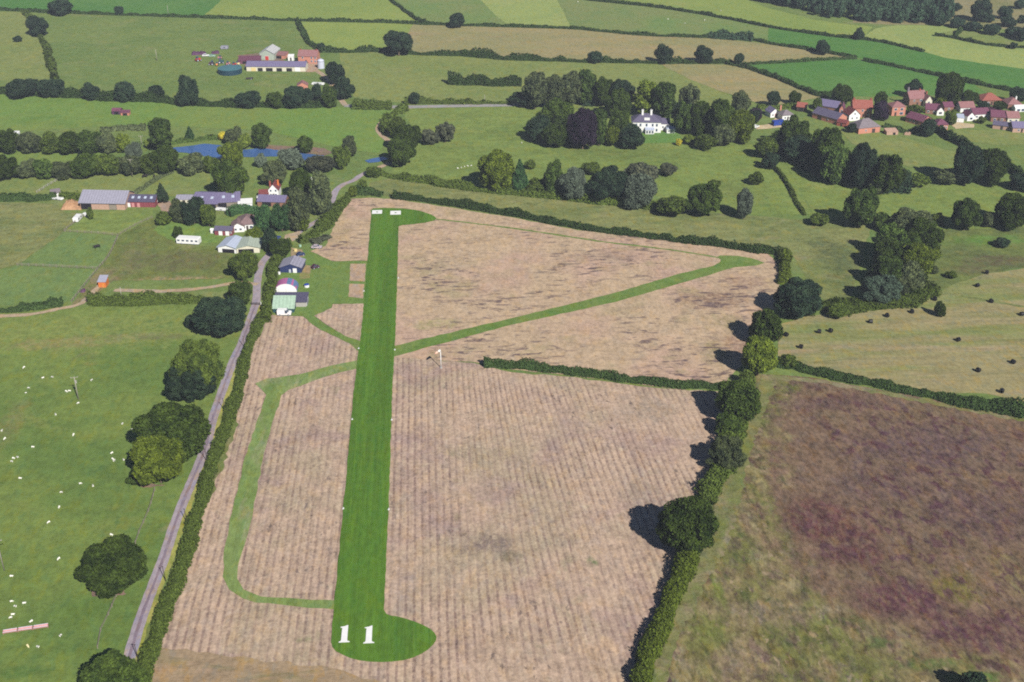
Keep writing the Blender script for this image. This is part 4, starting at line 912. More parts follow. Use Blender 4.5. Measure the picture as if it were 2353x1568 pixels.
def house(name, label, cat, A, B, D, h, rise, roof='gable', wall='white render', rm='slate roof', over=.3, group=None, wins=(), doors=(), chim=(), openings=(), skylights=(), gable=None):
    c, rz, L = local(A, B); root = tag(empty(name, c, rz), label, cat, group)
    mb = MB(); th = .16
    if roof == 'gable':          # ridge along the front
        mb.prism([(0, 0), (D, 0), (D, h), (D/2, h + rise), (0, h)], 'x', -L/2, L/2)
        r = MB(); a = rise / (D/2); o = over
        for s in (0, 1):
            y0, y1 = (-o, D/2) if s == 0 else (D + o, D/2)
            z0 = h - a * o + .03
            r.prism([(y0, z0), (y1, h + rise + .03), (y1, h + rise + th), (y0, z0 + th)], 'x', -L/2 - o, L/2 + o)
    elif roof == 'front':        # ridge runs away from the viewer, gable to the front
        mb.prism([(-L/2, 0), (L/2, 0), (L/2, h), (0, h + rise), (-L/2, h)], 'y', 0, D)
        r = MB(); a = rise / (L/2); o = over
        for s in (-1, 1):
            z0 = h - a * o + .03
            r.prism([(s * (L/2 + o), z0), (0, h + rise + .03), (0, h + rise + th), (s * (L/2 + o), z0 + th)], 'y', -o, D + o)
    elif roof == 'hip':
        mb.box(0, D/2, h/2, L, D, h); r = MB(); o = over; k = min(L, D) / 2 + o; X, Y0, Y1 = L/2 + o, -o, D + o
        if L >= D: ra, rb = (-X + k, D/2, h + rise), (X - k, D/2, h + rise)
        else: ra, rb = (0, Y0 + k, h + rise), (0, Y1 - k, h + rise)
        b = [(-X, Y0, h + .03), (X, Y0, h + .03), (X, Y1, h + .03), (-X, Y1, h + .03)]
        if L >= D: r.solid(b + [ra, rb], [(0,1,5,4), (1,2,5), (2,3,4,5), (3,0,4), (0,3,2,1)])
        else: r.solid(b + [ra, rb], [(0,1,4), (1,2,5,4), (2,3,5), (3,0,4,5), (0,3,2,1)])
    elif roof == 'mono':         # one slope, low at the front
        mb.prism([(0, 0), (D, 0), (D, h + rise), (0, h)], 'x', -L/2, L/2); o = over; a = rise / D; r = MB()
        r.prism([(-o, h - a*o + .03), (D + o, h + rise + a*o + .03), (D + o, h + rise + a*o + th), (-o, h - a*o + th)], 'x', -L/2 - o, L/2 + o)
    elif roof == 'arch':         # round topped, end to the front
        n = 14; pr = [(L/2 * math.cos(math.pi * i / n), h + rise * math.sin(math.pi * i / n)) for i in range(n + 1)]
        mb.prism([(-L/2, 0), (L/2, 0)] + pr, 'y', 0, D); r = MB()
        pi = [((L/2 + .03) * math.cos(math.pi * i / n), h + (rise + .03) * math.sin(math.pi * i / n)) for i in range(n + 1)]
        po = [((L/2 + .2) * math.cos(math.pi * i / n), h + (rise + .2) * math.sin(math.pi * i / n)) for i in range(n + 1)]
        r.prism(po + pi[::-1], 'y', .12, D + .1)
    mb.build('wall', W_[wall], root); ro = r.build('roof', W_[rm], root)
    for i, q in enumerate(chim):
        x, y, z, s = q[:4]; m = MB(); m.box(x, y, z - 1.0, s, s, 2.4); m.box(x, y, z + .27, s + .14, s + .14, .14); m.cyl(x - s*.2, y, z + .34, z + .7, .12, .1, 8); m.cyl(x + s*.2, y, z + .34, z + .7, .12, .1, 8)
        m.build('chimney', W_[q[4] if len(q) > 4 else 'red brick'], ro)
    for q in wins: wall_hole(root, *q[:5], L, D, *q[5:])
    for q in doors: wall_hole(root, q[0], q[1], q[3] / 2, q[2], q[3], L, D, 'door', q[4] if len(q) > 4 else 'dark wood', q[5] if len(q) > 5 else 'dark wood', 'door_panel')
    for q in openings:           # open bay: its inner shade painted as a dark panel on the wall face
        m = MB(); m.box(q[1] if q[0] == 'f' else (-L/2 - .02 if q[0] == 'l' else L/2 + .02), -.02 if q[0] == 'f' else q[1], q[3] / 2 + .05, q[2] if q[0] == 'f' else .1, .1 if q[0] == 'f' else q[2], q[3])
        m.build('bay_shade', W_['opening shade'], root)
    for q in skylights:
        y = q[1]; z = h + rise * (y / (D/2)) + .19; a = math.atan2(rise, D/2); m = MB(); m.box(0, 0, 0, q[2], q[3], .06)
        o = m.build('skylight', W_['pale blue sheet roof'], ro); o.location = (q[0], y, z); o.rotation_euler = (a, 0, 0)
    return root
def row(face, n, L, z, w, h, off=0, **k): return [(face, -L/2 + L * (i + .5) / n + off, z, w, h) for i in range(n)]
# --- the hangars
house('hangar', 'low gabled hangar with navy front and pale roof, topmost of the hangars', 'hangar', (644,627), (693,628), 7.5, 2.3, 1.5, 'front', 'navy sheet', 'grey sheet roof', .35,
      doors=[('f', 1.6, 1.5, 1.9, 'white frame', 'white paint'), ('f', -.3, .7, 1.4, 'white frame', 'pale blue sheet roof')])
t = NT('patched hut roof'); v = t.coord(); n = t.noise(t.mapping(v, (1, .12, 1)), .55, 1, .4, 8.0)
col = t.mix(t.ramp(n, .42, .46), C(116,112,168), C(186,110,160)); col = t.mix(t.ramp(t.noise(t.mapping(v, (1, .12, 1)), .7, 1, .4, 18.0), .52, .56), col, C(104,130,170)); W_['patched hut roof'] = t.surf(col, .55)
house('nissen_hut', 'round topped hut with bright white front and patched purple roof', 'hut', (632,673), (682,672), 5.0, .5, 2.9, 'arch', 'white paint', 'patched hut roof',
      doors=[('f', -1.5, 2.2, 1.9, 'white frame', 'white paint'), ('f', 1.2, 2.2, 1.9, 'white frame', 'white paint')])
house('lean_to', 'small white lean-to at the left of the round topped hut', 'shed', (622,678), (632,676), 2.2, 1.2, .5, 'mono', 'white paint', 'white paint', .1, doors=[('f', 0, .8, 1.0, 'white frame', 'white paint')])
house('long_hangar', 'long dark grey roofed hangar between hut and green roofed hangar', 'hangar', (630,706), (704,706), 5.8, 2.0, .9, 'mono', 'concrete', 'dark sheet roof', .3,
      doors=[('r', 2.8, 4.0, 1.8, 'white frame', 'grey sheet roof')], wins=[('b', 2, 1.5, 1.2, .8)])
house('green_hangar', 'pale green roofed hangar beside the white van', 'hangar', (628,719), (676,719), 4.2, 1.8, 2.6, 'mono', 'teal sheet', 'green sheet roof', .3,
      doors=[('f', 0, 4.5, 1.6, 'teal sheet', 'teal sheet')], wins=[('l', 2.2, 1.3, 1.0, .8)])
# --- farm on the left of the lane
house('livestock_barn', 'large grey roofed barn with an open dark bay beside the straw heap', 'barn', (186,481), (288,483), 13, 3.2, 3.2, 'gable', 'stone wall', 'grey sheet roof', .6,
      openings=[('f', -7.2, 4.6, 2.7), ('l', 6, 5, 2.8)], doors=[('f', 4.5, 3.2, 2.4, 'dark wood', 'weathered wood')])
house('red_barn', 'red walled barn with four rooflights right of the grey barn', 'barn', (294,476), (357,477), 8, 2.5, 1.8, 'gable', 'red sheet', 'dark sheet roof', .25,
      skylights=[(-4, 2.2, 1.1, 1.4), (-1.3, 2.2, 1.1, 1.4), (1.4, 2.2, 1.1, 1.4), (4.1, 2.2, 1.1, 1.4)], doors=[('f', -3.6, 1.2, 1.9, 'pink trough', 'pink trough'), ('f', -1.2, 1.2, 1.9, 'pink trough', 'pink trough'), ('f', -5.4, 1.2, 1.9, 'white frame', 'white frame')], wins=[('r', 4, 1.6, 1.2, .9)])
house('field_shelter', 'small grey roofed white shelter at the left end of the farm', 'shed', (120,455), (140,452), 5, 2.0, 1.0, 'gable', 'white render', 'mixed slate roof', .3, openings=[('f', -1.0, 1.6, 1.5)], doors=[('f', 1.2, .9, 1.8, 'white frame', 'white paint')])
house('cow_shed', 'broad low shed with purple grey roof, left of the white office', 'barn', (442,480), (500,482), 14, 2.6, 2.4, 'gable', 'weathered wood', 'grey purple roof', .4, openings=[('f', 3, 4, 2.1)], doors=[('f', -3, 2, 2.0, 'white frame', 'weathered wood')], skylights=[(-2, 3.5, 1.2, 1.6), (2.5, 3.5, 1.2, 1.6)])
house('cow_shed', 'second purple grey shed roof touching the white office', 'barn', (500,480), (552,477), 12, 2.8, 2.3, 'gable', 'weathered wood', 'grey purple roof', .35, openings=[('f', -2.8, 4.0, 2.3)], skylights=[(-2, 3, 1.2, 1.6), (2, 3, 1.2, 1.6)])
house('store', 'long low store with pale roof behind the clump of grey trees', 'shed', (405,470), (442,470), 6, 2.2, 1.0, 'gable', 'cream wall', 'grey sheet roof', .2, doors=[('f', 0, 1.2, 1.9)])
house('office', 'white flat building with turquoise windows in front of the low sheds', 'building', (549,482), (580,480), 4.5, 2.6, .4, 'mono', 'white render', 'white paint', .3, wins=[('f', -1.5, 1.4, 1.8, 1.1, 'white frame', 'turquoise'), ('f', 1.2, 1.4, 1.8, 1.1, 'white frame', 'turquoise')], doors=[('r', 2, 1, 2.0, 'white frame', 'turquoise')])
house('farmhouse', 'red roofed farmhouse with white gables and a tall chimney', 'house', (618,455), (641,455), 6.5, 3.6, 2.6, 'front', 'white render', 'red tile roof', .25, chim=[(-1.6, 2.5, 6.4, .7), (1.6, 4, 6.4, .7, 'orange boards')], wins=[('f', -1.1, 1.4, .9, 1.1), ('f', 1.1, 1.4, .9, 1.1), ('f', -1.1, 3.4, .9, 1.0), ('f', 1.1, 3.4, .9, 1.0)], doors=[('f', 0, .8, 1.9)])
house('farmhouse_wing', 'low red roofed outbuilding left of the red roofed farmhouse', 'outbuilding', (596,457), (618,456), 4.5, 2.1, 1.3, 'gable', 'red brick', 'red tile roof', .2, wins=[('f', -.8, 1.2, .8, .9)], doors=[('f', 1, .8, 1.8)])
house('cart_shed', 'long purple grey roof below the red roofed farmhouse', 'outbuilding', (592,474), (655,476), 8, 2.2, 1.6, 'gable', 'brown brick', 'grey purple roof', .3, openings=[('f', -2, 4, 1.8)], doors=[('f', 3, 1.6, 1.9)])
house('bungalow', 'bungalow with brown hipped roof behind the twin roof barn', 'house', (550,531), (588,528), 9, 2.6, 2.6, 'hip', 'white render', 'brown tile roof', .45, chim=[(2.2, 4, 4.8, .7)], wins=[('f', -1.5, 1.4, 1.4, 1.1), ('f', 1.6, 1.4, 1.4, 1.1)], doors=[('f', 0, .9, 2.0)])
house('bungalow_gable', 'white gabled wing in front of the brown hipped roof', 'house wing', (534,535), (562,533), 5.5, 2.5, 1.5, 'front', 'white render', 'brown tile roof', .35, wins=[('f', -1.0, 1.3, 1.1, 1.0), ('f', 1.0, 1.3, 1.1, 1.0)])
house('annexe', 'long low annexe with red and white front wall', 'outbuilding', (494,541), (534,542), 4.5, 2.2, 1.0, 'gable', 'red sheet', 'slate roof', .3, doors=[('f', -1.2, 1.5, 1.9, 'white frame', 'white paint'), ('f', 1.6, 1.5, 1.9, 'white frame', 'white paint')], wins=[('f', 3, 1.3, .8, .8)])
house('twin_barn', 'pale blue roofed half of the twin roof barn', 'barn', (502,580), (543,583), 9.5, 2.3, 1.1, 'front', 'white render', 'pale blue sheet roof', .5, openings=[('f', .5, 5, 1.6)])
house('twin_barn', 'pale green roofed half of the twin roof barn', 'barn', (544.5,583), (597,581), 9.5, 2.3, 1.1, 'front', 'cream wall', 'pale green sheet roof', .5, openings=[('f', -.8, 6.0, 1.7)])
house('garden_shed', 'small white hut at the left end of the red and white annexe', 'shed', (484,537), (492,537), 1.4, 1.5, .4, 'gable', 'white render', 'white paint', .1, doors=[('f', 0, .7, 1.2, 'white frame', 'white paint')])
house('stable', 'small orange boarded stable with grey roof in the dry paddock', 'stable', (227,661), (244,661), 3.6, 2.3, .9, 'mono', 'orange boards', 'shed roof grey', .25, doors=[('f', .4, .9, 1.8, 'orange boards', 'orange paint')])
house('field_shed', 'dark purple shed alone in the upper left meadow', 'shed', (258,264), (278,264), 4, 2.0, 1.1, 'gable', 'purple wrap', 'plum tile roof', .2, openings=[('f', 0, 2.4, 1.6)])
house('field_shed', 'smaller reddish shed right of the dark purple shed', 'shed', (278,266), (297,266), 3, 1.5, .6, 'mono', 'pink brick', 'plum tile roof', .2, openings=[('f', 0, 2.4, 1.2)])
# --- hill farm
house('cow_barn', 'long slate roofed cow barn with cream bays at the hill farm', 'barn', (567,164), (702,165), 9, 3.0, 2.0, 'gable', 'cream wall', 'grey purple roof', .4, openings=[('f', -9.5, 3.0, 2.0), ('f', -4, 4.0, 2.0), ('f', 2, 3.4, 2.0), ('f', 8, 3.4, 2.0)], doors=[('f', 13, 3.2, 2.6, 'white frame', 'white paint'), ('f', -13.5, 3, 2.3, 'cream wall', 'yellow paint')])
house('grain_store', 'tall whitish roofed barn at the top of the hill farm', 'barn', (598,138), (630,139), 13, 4.2, 2.4, 'front', 'pale green sheet roof', 'white sheet roof', .5, openings=[('l', 8, 6, 3.5)], doors=[('f', 0, 2.4, 2.6, 'white frame', 'red paint')])
house('lean_shed', 'pale lean-to roof on the right of the whitish barn', 'shed', (622,134), (655,136), 6, 2.2, .8, 'mono', 'pink brick', 'pinkish tile roof', .3, openings=[('f', 0, 5, 1.7)])
house('low_shed', 'low plum coloured shed left behind the cow barn', 'shed', (548,148), (598,147), 7, 2.2, .9, 'mono', 'plum tile roof', 'plum tile roof', .3, openings=[('f', -2, 4, 1.6)])
house('farmhouse', 'pink brick farmhouse with pinkish roof at the hill farm', 'house', (686,146), (729,147), 8, 4.6, 2.8, 'gable', 'pink brick', 'pinkish tile roof', .35, chim=[(-5, 4, 7.4, .9), (5, 4, 7.4, .9)], wins=[('f', 2.5, 1.5, 1.1, 1.2), ('f', 4.8, 1.5, 1.1, 1.2), ('f', 2.5, 3.6, 1.1, 1.2), ('f', 4.8, 3.6, 1.1, 1.2), ('f', -3, 3.6, 1.1, 1.2)], doors=[('f', -1, 1, 2.1)])
house('white_hut', 'small white hut between farmhouse and cow barn', 'shed', (662,140), (675,140), 3, 2.6, .6, 'mono', 'white render', 'white paint', .15, doors=[('f', 0, 1, 1.9)])
house('brick_shed', 'red brick shed standing in trees below the hill farm', 'shed', (684,208), (708,207), 5, 2.6, 1.8, 'front', 'pink brick', 'pinkish tile roof', .3, doors=[('f', 0, 1.1, 1.9)], wins=[('f', -1.8, 1.4, .8, .8)])
m = tag(empty('slurry_tank', at(529, 168)), 'round dark blue-green slurry tank below the hill farm', 'tank'); q = MB(); q.cyl(0, 0, 0, 3.0, 7.0, 7.0, 32); q.build('tank_wall', W_['dark tank'], m, False); q = MB(); q.cyl(0, 0, 3.01, 3.15, 7.1, 7.1, 32); q.cyl(0, 0, 3.15, 3.7, 6.8, .4, 32); q.build('lid', W_['tank lid'], m)
q = MB(); [q.cyl(7.02 * math.cos(a), 7.02 * math.sin(a), 0, 3.0, .12, .12, 6) for a in [i * math.pi / 12 for i in range(24)]]; q.build('wall_rib', W_['dark tank'], m)
m = tag(empty('feed_silo', at(738, 157)), 'silver domed silo at the right of the hill farm', 'silo'); q = MB(); q.cyl(0, 0, 0, 4.4, 2.1, 2.1, 20); q.build('body', W_['silver metal'], m); q = MB(); q.tube([(0,0,4.41),(0,0,5.0),(0,0,5.5),(0,0,5.8)], [2.3,1.9,1.1,.2], 20); q.build('dome', W_['silver metal'], m, True)
# --- manor
V = house('manor', 'large bright white manor house with slate roof and twin chimneys', 'house', (1452,305), (1518,306), 9.5, 5.6, 3.2, 'hip', 'white render', 'slate roof', .5,
      wins=[('f', x, z, 1.0, 1.5, 'white frame', 'silver metal') for x in (-5.2, -3.1, 3.1, 5.2) for z in (1.5, 4.1)] + [('f', 0, 4.1, 1.0, 1.5, 'white frame', 'pale blue sheet roof')], doors=[('f', 0, 1.3, 2.2, 'white frame', 'pale blue sheet roof')])  # pale panes: the glare on the white front is put into their colour
ro = [c for c in V.children if c.name.startswith('roof')][0]
for x in (-2.1, 2.3):
    q = MB(); q.box(x, 4.2, 8.4, .95, 1.1, 4.2); q.box(x, 4.2, 10.58, 1.15, 1.3, .16); [q.cyl(x + o, 4.2, 10.66, 11.1, .14, .11, 8) for o in (-.25, .25)]; q.build('chimney', W_['white render'], ro)
q = MB(); q.box(.1, 1.9, 6.6, 2.8, 2.4, 1.4); q.build('dormer', W_['white render'], ro)
house('manor_wing', 'lower white wing right of the manor with slate roof', 'house wing', (1518.5,300), (1538,300), 7, 3.6, 1.8, 'gable', 'white render', 'slate roof', .35, wins=[('f', -1.2, 1.8, .9, 1.2), ('f', 1.2, 1.8, .9, 1.2)], doors=[('r', 3, .9, 2)])
house('garden_pavilion', 'small white pavilion right of the manor wing', 'pavilion', (1532,307), (1551,307), 4, 2.3, 1.2, 'hip', 'white render', 'pale blue sheet roof', .3, wins=[('f', -1, 1.3, .9, 1.1), ('f', 1, 1.3, .9, 1.1)], doors=[('f', 0, .8, 1.9, 'white frame', 'glass')])
house('conservatory', 'white glazed conservatory on the lawn front of the manor', 'conservatory', (1483,309), (1503,309), 3.2, 2.2, .8, 'mono', 'white render', 'pale blue sheet roof', .2, wins=[('f', x, 1.2, 1.1, 1.5) for x in (-1.4, 0, 1.4)])
# --- village
house('cottage', 'white cottage with grey hipped roof above the blue lorry', 'house', (1797,278), (1823,276), 6, 2.8, 2.2, 'hip', 'white render', 'mixed slate roof', .4, wins=[('f', -1.6, 1.5, 1.0, 1.0), ('f', 1.6, 1.5, 1.0, 1.0)], doors=[('f', 0, .9, 2.0)], chim=[(-2.6, 4.5, 6.6, .8, 'pink brick')])
house('cottage_annexe', 'small white annexe with purple roof left of the grey roofed cottage', 'house', (1770,271), (1790,269), 6, 2.6, 2.0, 'front', 'white render', 'grey purple roof', .3, doors=[('f', .6, 1.2, 2.0, 'red paint', 'maroon paint')], wins=[('f', -1.2, 1.4, .9, 1.0)])
house('garage', 'dark walled garage with red roof behind the white cottage', 'garage', (1830,256), (1852,258), 5, 2.6, 1.8, 'gable', 'dark wood', 'terracotta roof', .3, doors=[('f', 0, 2.2, 2.0, 'dark wood', 'opening shade')])
house('barn', 'upper one of two long slate roofed village barns', 'barn', (1872,254), (1921,262), 9, 3.2, 2.4, 'gable', 'brown brick', 'grey purple roof', .3, doors=[('f', 0, 2.4, 2.4)])
house('barn', 'lower one of two long slate roofed village barns', 'barn', (1866,271), (1922,287), 8.5, 2.8, 2.4, 'gable', 'pink brick', 'slate roof', .3, doors=[('f', -3, 2.2, 2.2)], wins=[('f', 2, 1.4, .8, .8), ('r', 4, 1.8, .9, .9)])
house('stable_block', 'small plum roofed block between slate barns and orange house', 'outbuilding', (1906,258), (1926,261), 5, 2.6, 1.8, 'gable', 'cream wall', 'plum tile roof', .3, doors=[('f', 0, 1, 1.9)])
house('brick_house', 'narrow red brick gable left of the orange roofed house', 'house', (1927,268), (1938,269), 7, 4.0, 2.2, 'front', 'pink brick', 'plum tile roof', .25, wins=[('f', 0, 3.2, .9, 1.0)])
house('house', 'tall house with bright orange roof in the village', 'house', (1958,270), (2002,271), 8, 5.0, 3.4, 'gable', 'pink brick', 'terracotta roof', .3, chim=[(-4.4, 4, 8.9, .9), (4.4, 4, 8.9, .9)], wins=[('f', 3.0, 1.5, 1.2, 1.3, 'white frame', 'white frame'), ('f', 3.0, 3.8, 1.2, 1.3, 'white frame', 'white frame'), ('f', 0, 3.8, 1.0, 1.2)], doors=[('f', .6, .9, 2.0)])
house('house_wing', 'white gabled wing in front of the orange roofed house', 'house wing', (1950,279), (1975,277), 7, 3.2, 2.8, 'front', 'white render', 'red tile roof', .3, wins=[('f', -1.3, 1.5, .9, 1.1), ('f', 1.4, 1.5, .9, 1.1), ('f', 0, 3.8, .9, 1.0)])
house('hipped_barn', 'grey roofed hipped barn with pink brick walls below the orange house', 'barn', (1972,309), (2021,304), 9, 3.0, 3.6, 'hip', 'pink brick', 'mixed slate roof', .35, doors=[('f', 2.5, 1.8, 2.2)], wins=[('f', -2, 1.6, .9, .9)])
house('brick_shed', 'low red roofed shed left of the hipped barn', 'shed', (1922,289), (1944,293), 4, 2.0, 1.2, 'gable', 'red brick', 'red tile roof', .2, doors=[('f', 0, .9, 1.7)])
house('pink_house', 'pinkish white house with twin gables right of the purple tree', 'house', (2048,267), (2079,266), 7, 4.8, 2.2, 'hip', 'pink brick', 'pinkish tile roof', .3, wins=[('f', -1.8, 3.6, 1.5, 1.3, 'white frame', 'white frame'), ('f', 1.6, 3.6, 1.5, 1.3, 'white frame', 'white frame'), ('f', 1.6, 1.3, 1.9, 1.5, 'white frame', 'white frame')], doors=[('f', -1.6, 1, 2.0)])
house('terracotta_house', 'house with pinkish red roof and tall end chimneys at the village top', 'house', (2088,245), (2126,243), 7.5, 4.2, 3.4, 'gable', 'brown brick', 'pinkish tile roof', .3, chim=[(-4.6, 3.7, 9.2, 1.0, 'mixed slate roof'), (2.2, 3.7, 8.0, .8)], wins=[('f', 1.8, 3.0, 1.4, 1.2, 'white frame', 'white frame'), ('f', -2, 3.0, 1.0, 1.1)], doors=[('f', 0, .9, 2)])
house('gabled_wing', 'cream gabled wing right of the pinkish red roof', 'house wing', (2125,247), (2140,246), 8, 3.6, 2.6, 'front', 'cream wall', 'pinkish tile roof', .25, wins=[('f', 0, 2.6, 1.2, 1.2)], chim=[(.2, 4, 7.2, .7)])
house('bungalow', 'plum roofed bungalow above the green garden lawn', 'house', (2126,262), (2156,264), 7, 2.6, 2.2, 'gable', 'brown brick', 'plum tile roof', .35, wins=[('f', -2, 1.4, 1.2, 1.0), ('f', 1, 1.4, 1.2, 1.0)], doors=[('f', 2.6, .9, 2)])
house('bungalow', 'bungalow with white gable and plum roof beside the garden tree', 'house', (2152,266), (2168,266), 8, 2.6, 2.0, 'front', 'white render', 'plum tile roof', .35, wins=[('f', 0, 1.4, 1.6, 1.1, 'white frame', 'pinkish tile roof')])
house('bungalow', 'long plum roof running right from the white gable', 'house', (2169,257), (2190,256), 6, 2.6, 1.8, 'gable', 'brown brick', 'plum tile roof', .3, wins=[('f', 0, 1.4, 1.2, 1.0)])
house('bungalow', 'pink roofed bungalow with white front below the tallest village tree', 'house', (2206,259), (2238,258), 7, 2.7, 2.2, 'gable', 'white render', 'pinkish tile roof', .35, wins=[('f', -1.6, 1.4, 1.3, 1.0), ('f', 1.6, 1.4, 1.3, 1.0)], doors=[('f', 0, .9, 2.0)])
house('bungalow', 'long white fronted bungalow with purple roof', 'house', (2236,275), (2272,273), 7, 2.8, 2.2, 'gable', 'white render', 'plum tile roof', .35, wins=[('f', -2.6, 1.4, 1.3, 1.0), ('f', 2.4, 1.4, 1.3, 1.0)], doors=[('f', 0, .9, 2.0, 'white frame', 'orange paint')])
house('gabled_wing', 'white half timbered gable at the left of the long white bungalow', 'house wing', (2222,279), (2239,278), 6, 2.6, 2.0, 'front', 'white render', 'plum tile roof', .3, wins=[('f', 0, 1.4, 1.6, 1.2)])
house('garage', 'pale blue white garage behind the gravel yard', 'garage', (2198,281), (2214,282), 5, 2.3, .7, 'mono', 'white render', 'pale blue sheet roof', .2, doors=[('f', 0, 2, 1.8, 'white frame', 'white paint')])
house('bungalow', 'plum roofed house with a white gable near the right edge', 'house', (2276,280), (2312,282), 8, 2.8, 2.4, 'gable', 'brown brick', 'plum tile roof', .35, wins=[('f', -2, 1.4, 1.3, 1.1, 'white frame', 'white frame'), ('f', 1.6, 1.4, 1.2, 1.0)], doors=[('f', 0, .9, 2.0)])
house('gabled_wing', 'narrow white gable on the plum roofed house at right', 'house wing', (2279,273), (2290,272), 5, 3.0, 2.0, 'front', 'white render', 'plum tile roof', .25, wins=[('f', 0, 1.6, .9, 1.1)])
house('brick_house', 'small pink brick house with plum roof beside the gravel yard', 'house', (2150,299), (2177,299), 6.5, 2.8, 2.4, 'hip', 'pink brick', 'plum tile roof', .4, doors=[('f', -1.4, .9, 2.0)], wins=[('f', .8, 1.4, 1.4, 1.2, 'white frame', 'white frame'), ('f', 2.2, 1.4, .7, 1.2)])
house('bungalow', 'dark plum roofed bungalow below the pinkish white house', 'house', (2080,280), (2118,291), 8, 2.6, 2.2, 'gable', 'pink brick', 'plum tile roof', .35, wins=[('f', -2.4, 1.4, 1.2, 1.0), ('f', 0, 1.4, 1.2, 1.0)], doors=[('f', 2, .9, 2)])
house('hipped_house', 'wide terracotta hipped roof at the top right of the village', 'house', (2256,243), (2300,242), 9, 2.8, 3.0, 'hip', 'brown brick', 'terracotta roof', .45, wins=[('f', -2, 1.4, 1.2, 1.0, 'white frame', 'white frame'), ('f', 2, 1.4, 1.2, 1.0)], doors=[('f', 0, .9, 2)])
house('hipped_house', 'plum red hipped house right of the terracotta hipped roof', 'house', (2315,252), (2346,252), 9, 2.8, 2.8, 'hip', 'brown brick', 'pinkish tile roof', .45, chim=[(1.5, 4, 5.6, .7, 'white render')], wins=[('f', 0, 1.4, 1.2, 1.0)])
house('bungalow', 'pinkish roofed bungalow with pale bargeboards near the right edge', 'house', (2314,283), (2341,283), 7, 2.8, 2.4, 'gable', 'cream wall', 'pinkish tile roof', .35, wins=[('f', -1.5, 1.4, 1.2, 1.0), ('f', 1.5, 1.4, 1.2, 1.0)])
house('bungalow', 'grey roofed house at the right edge below the plum roofs', 'house', (2326,305), (2372,306), 7, 2.6, 2.2, 'gable', 'stone wall', 'grey purple roof', .35, wins=[('f', -2, 1.4, 1.1, 1.0), ('f', 1.5, 1.4, 1.1, 1.0)], doors=[('f', -.4, .9, 2)])
house('long_shed', 'low slate shed left of the grey roofed house at the right edge', 'shed', (2280,296), (2322,301), 5, 2.2, 1.4, 'gable', 'stone wall', 'slate roof', .3, doors=[('f', 0, 1.2, 1.8)])
house('glasshouse', 'bright white low glasshouse at the right edge of the village', 'greenhouse', (2332,258), (2380,256), 4, 2.0, 1.2, 'gable', 'white paint', 'white paint', .1, wins=[('f', x, 1.0, 1.8, 1.3, 'white frame', 'pale blue sheet roof') for x in (-4, -1.5, 1.5, 4)])
house('ruin', 'low stone shed in the meadow below the hipped barn', 'shed', (2037,311), (2063,310), 4, 1.6, .7, 'mono', 'stone wall', 'stone wall', .1, openings=[('f', 1, 1.4, 1.2)])
for a, b, l in [((2078,310),(2092,311),'short broken stone wall right of the low stone shed')]:
    c, rz, L = local(a, b); q = MB(); q.prism([(-L/2,0),(L/2,0),(L/2,1.3),(L/4,1.7),(0,1.2),(-L/4,1.6),(-L/2,1.0)], 'y', -.3, .3); o = q.build('stone_wall', W_['stone wall']); o.location = c; o.rotation_euler = (0,0,rz); tag(o, l, 'wall')
# ------------------------------------------------------------------ markings and airfield things
def flat(name, polys, z, mat, label=None, cat=None, th=.04):
    mb = MB()
    for p in polys: mb.prism(p, 'z', z, z + th)
    return mb.build(name, mat)
def numeral_one(cx, cy, s):            # a serifed figure one in chalk, s = metres tall
    pr = [(-.33,-.5),(.36,-.5),(.33,-.45),(.22,-.42),(.19,-.36),(.19,.5),(.13,.5),(-.02,.45),(-.30,.41),(-.27,.37),(-.16,.35),(-.18,.28),(-.19,-.36),(-.22,-.42),(-.31,-.45)]
    return [(cx + x * s * .62, cy + y * s) for x, y in pr]
for (x, y0, y1, l) in [(792, 1439, 1478, 'left white figure one of the chalk number at the near runway end'), (848, 1440, 1480, 'right white figure one of the chalk number at the near runway end')]:
    a, b = at(x, y1), at(x, y0); s = b.y - a.y
    o = flat('runway_number', [numeral_one(0, 0, s)], 0, W_['chalk'], th=.05); o.location = ((a.x+b.x)/2, (a.y+b.y)/2, Z5 + .02)
    for v in o.data.vertices: v.co.x *= 2.55 / (s * .62 * .69)
    tag(o, l, 'runway marking')
def digit_ring(outer, inner):
    n = len(outer); return outer, inner
for (x0, x1, y0, y1, l) in [(855, 878, 484.5, 492.5, 'left white numeral panel at the far runway end'), (897, 921, 486, 494.5, 'right white numeral panel at the far runway end')]:
    a, b = at((x0+x1)/2, y1), at((x0+x1)/2, y0); w = (x1 - x0) / ppm((a + b) / 2); h = b.y - a.y; mb = MB(); q = .42 * w
    for p in ([(-w/2,-h/2),(w/2,-h/2),(w/2,-.12*h),(-w/2,-.12*h)], [(-w/2,.12*h),(w/2,.12*h),(w/2,h/2),(-w/2,h/2)], [(-w/2,-.12*h),(-.1*w,-.12*h),(-.1*w,.12*h),(-w/2,.12*h)], [(.1*w,-.12*h),(w/2,-.12*h),(w/2,.12*h),(.1*w,.12*h)]): mb.prism(p, 'z', 0, .05)
    o = mb.build('runway_number', W_['chalk']); o.location = ((a.x+b.x)/2, (a.y+b.y)/2, Z5 + .02); tag(o, l, 'runway marking')
def edge_marker(x, y, label, s=.55):
    p = at(x, y); m = tag(empty('edge_marker', (p.x, p.y, Z4)), label, 'runway marker', 'white runway edge markers')
    q = MB(); q.prism([(-.5*s, 0), (.5*s, 0), (0, .55*s)], 'y', -.6*s, .6*s); q.build('board', W_['white paint'], m)
    q = MB(); [q.cyl(0, t, -.1, .5*s, .04, .04, 6) for t in (-.4*s, .4*s)]; q.build('stake', W_['weathered wood'], m)
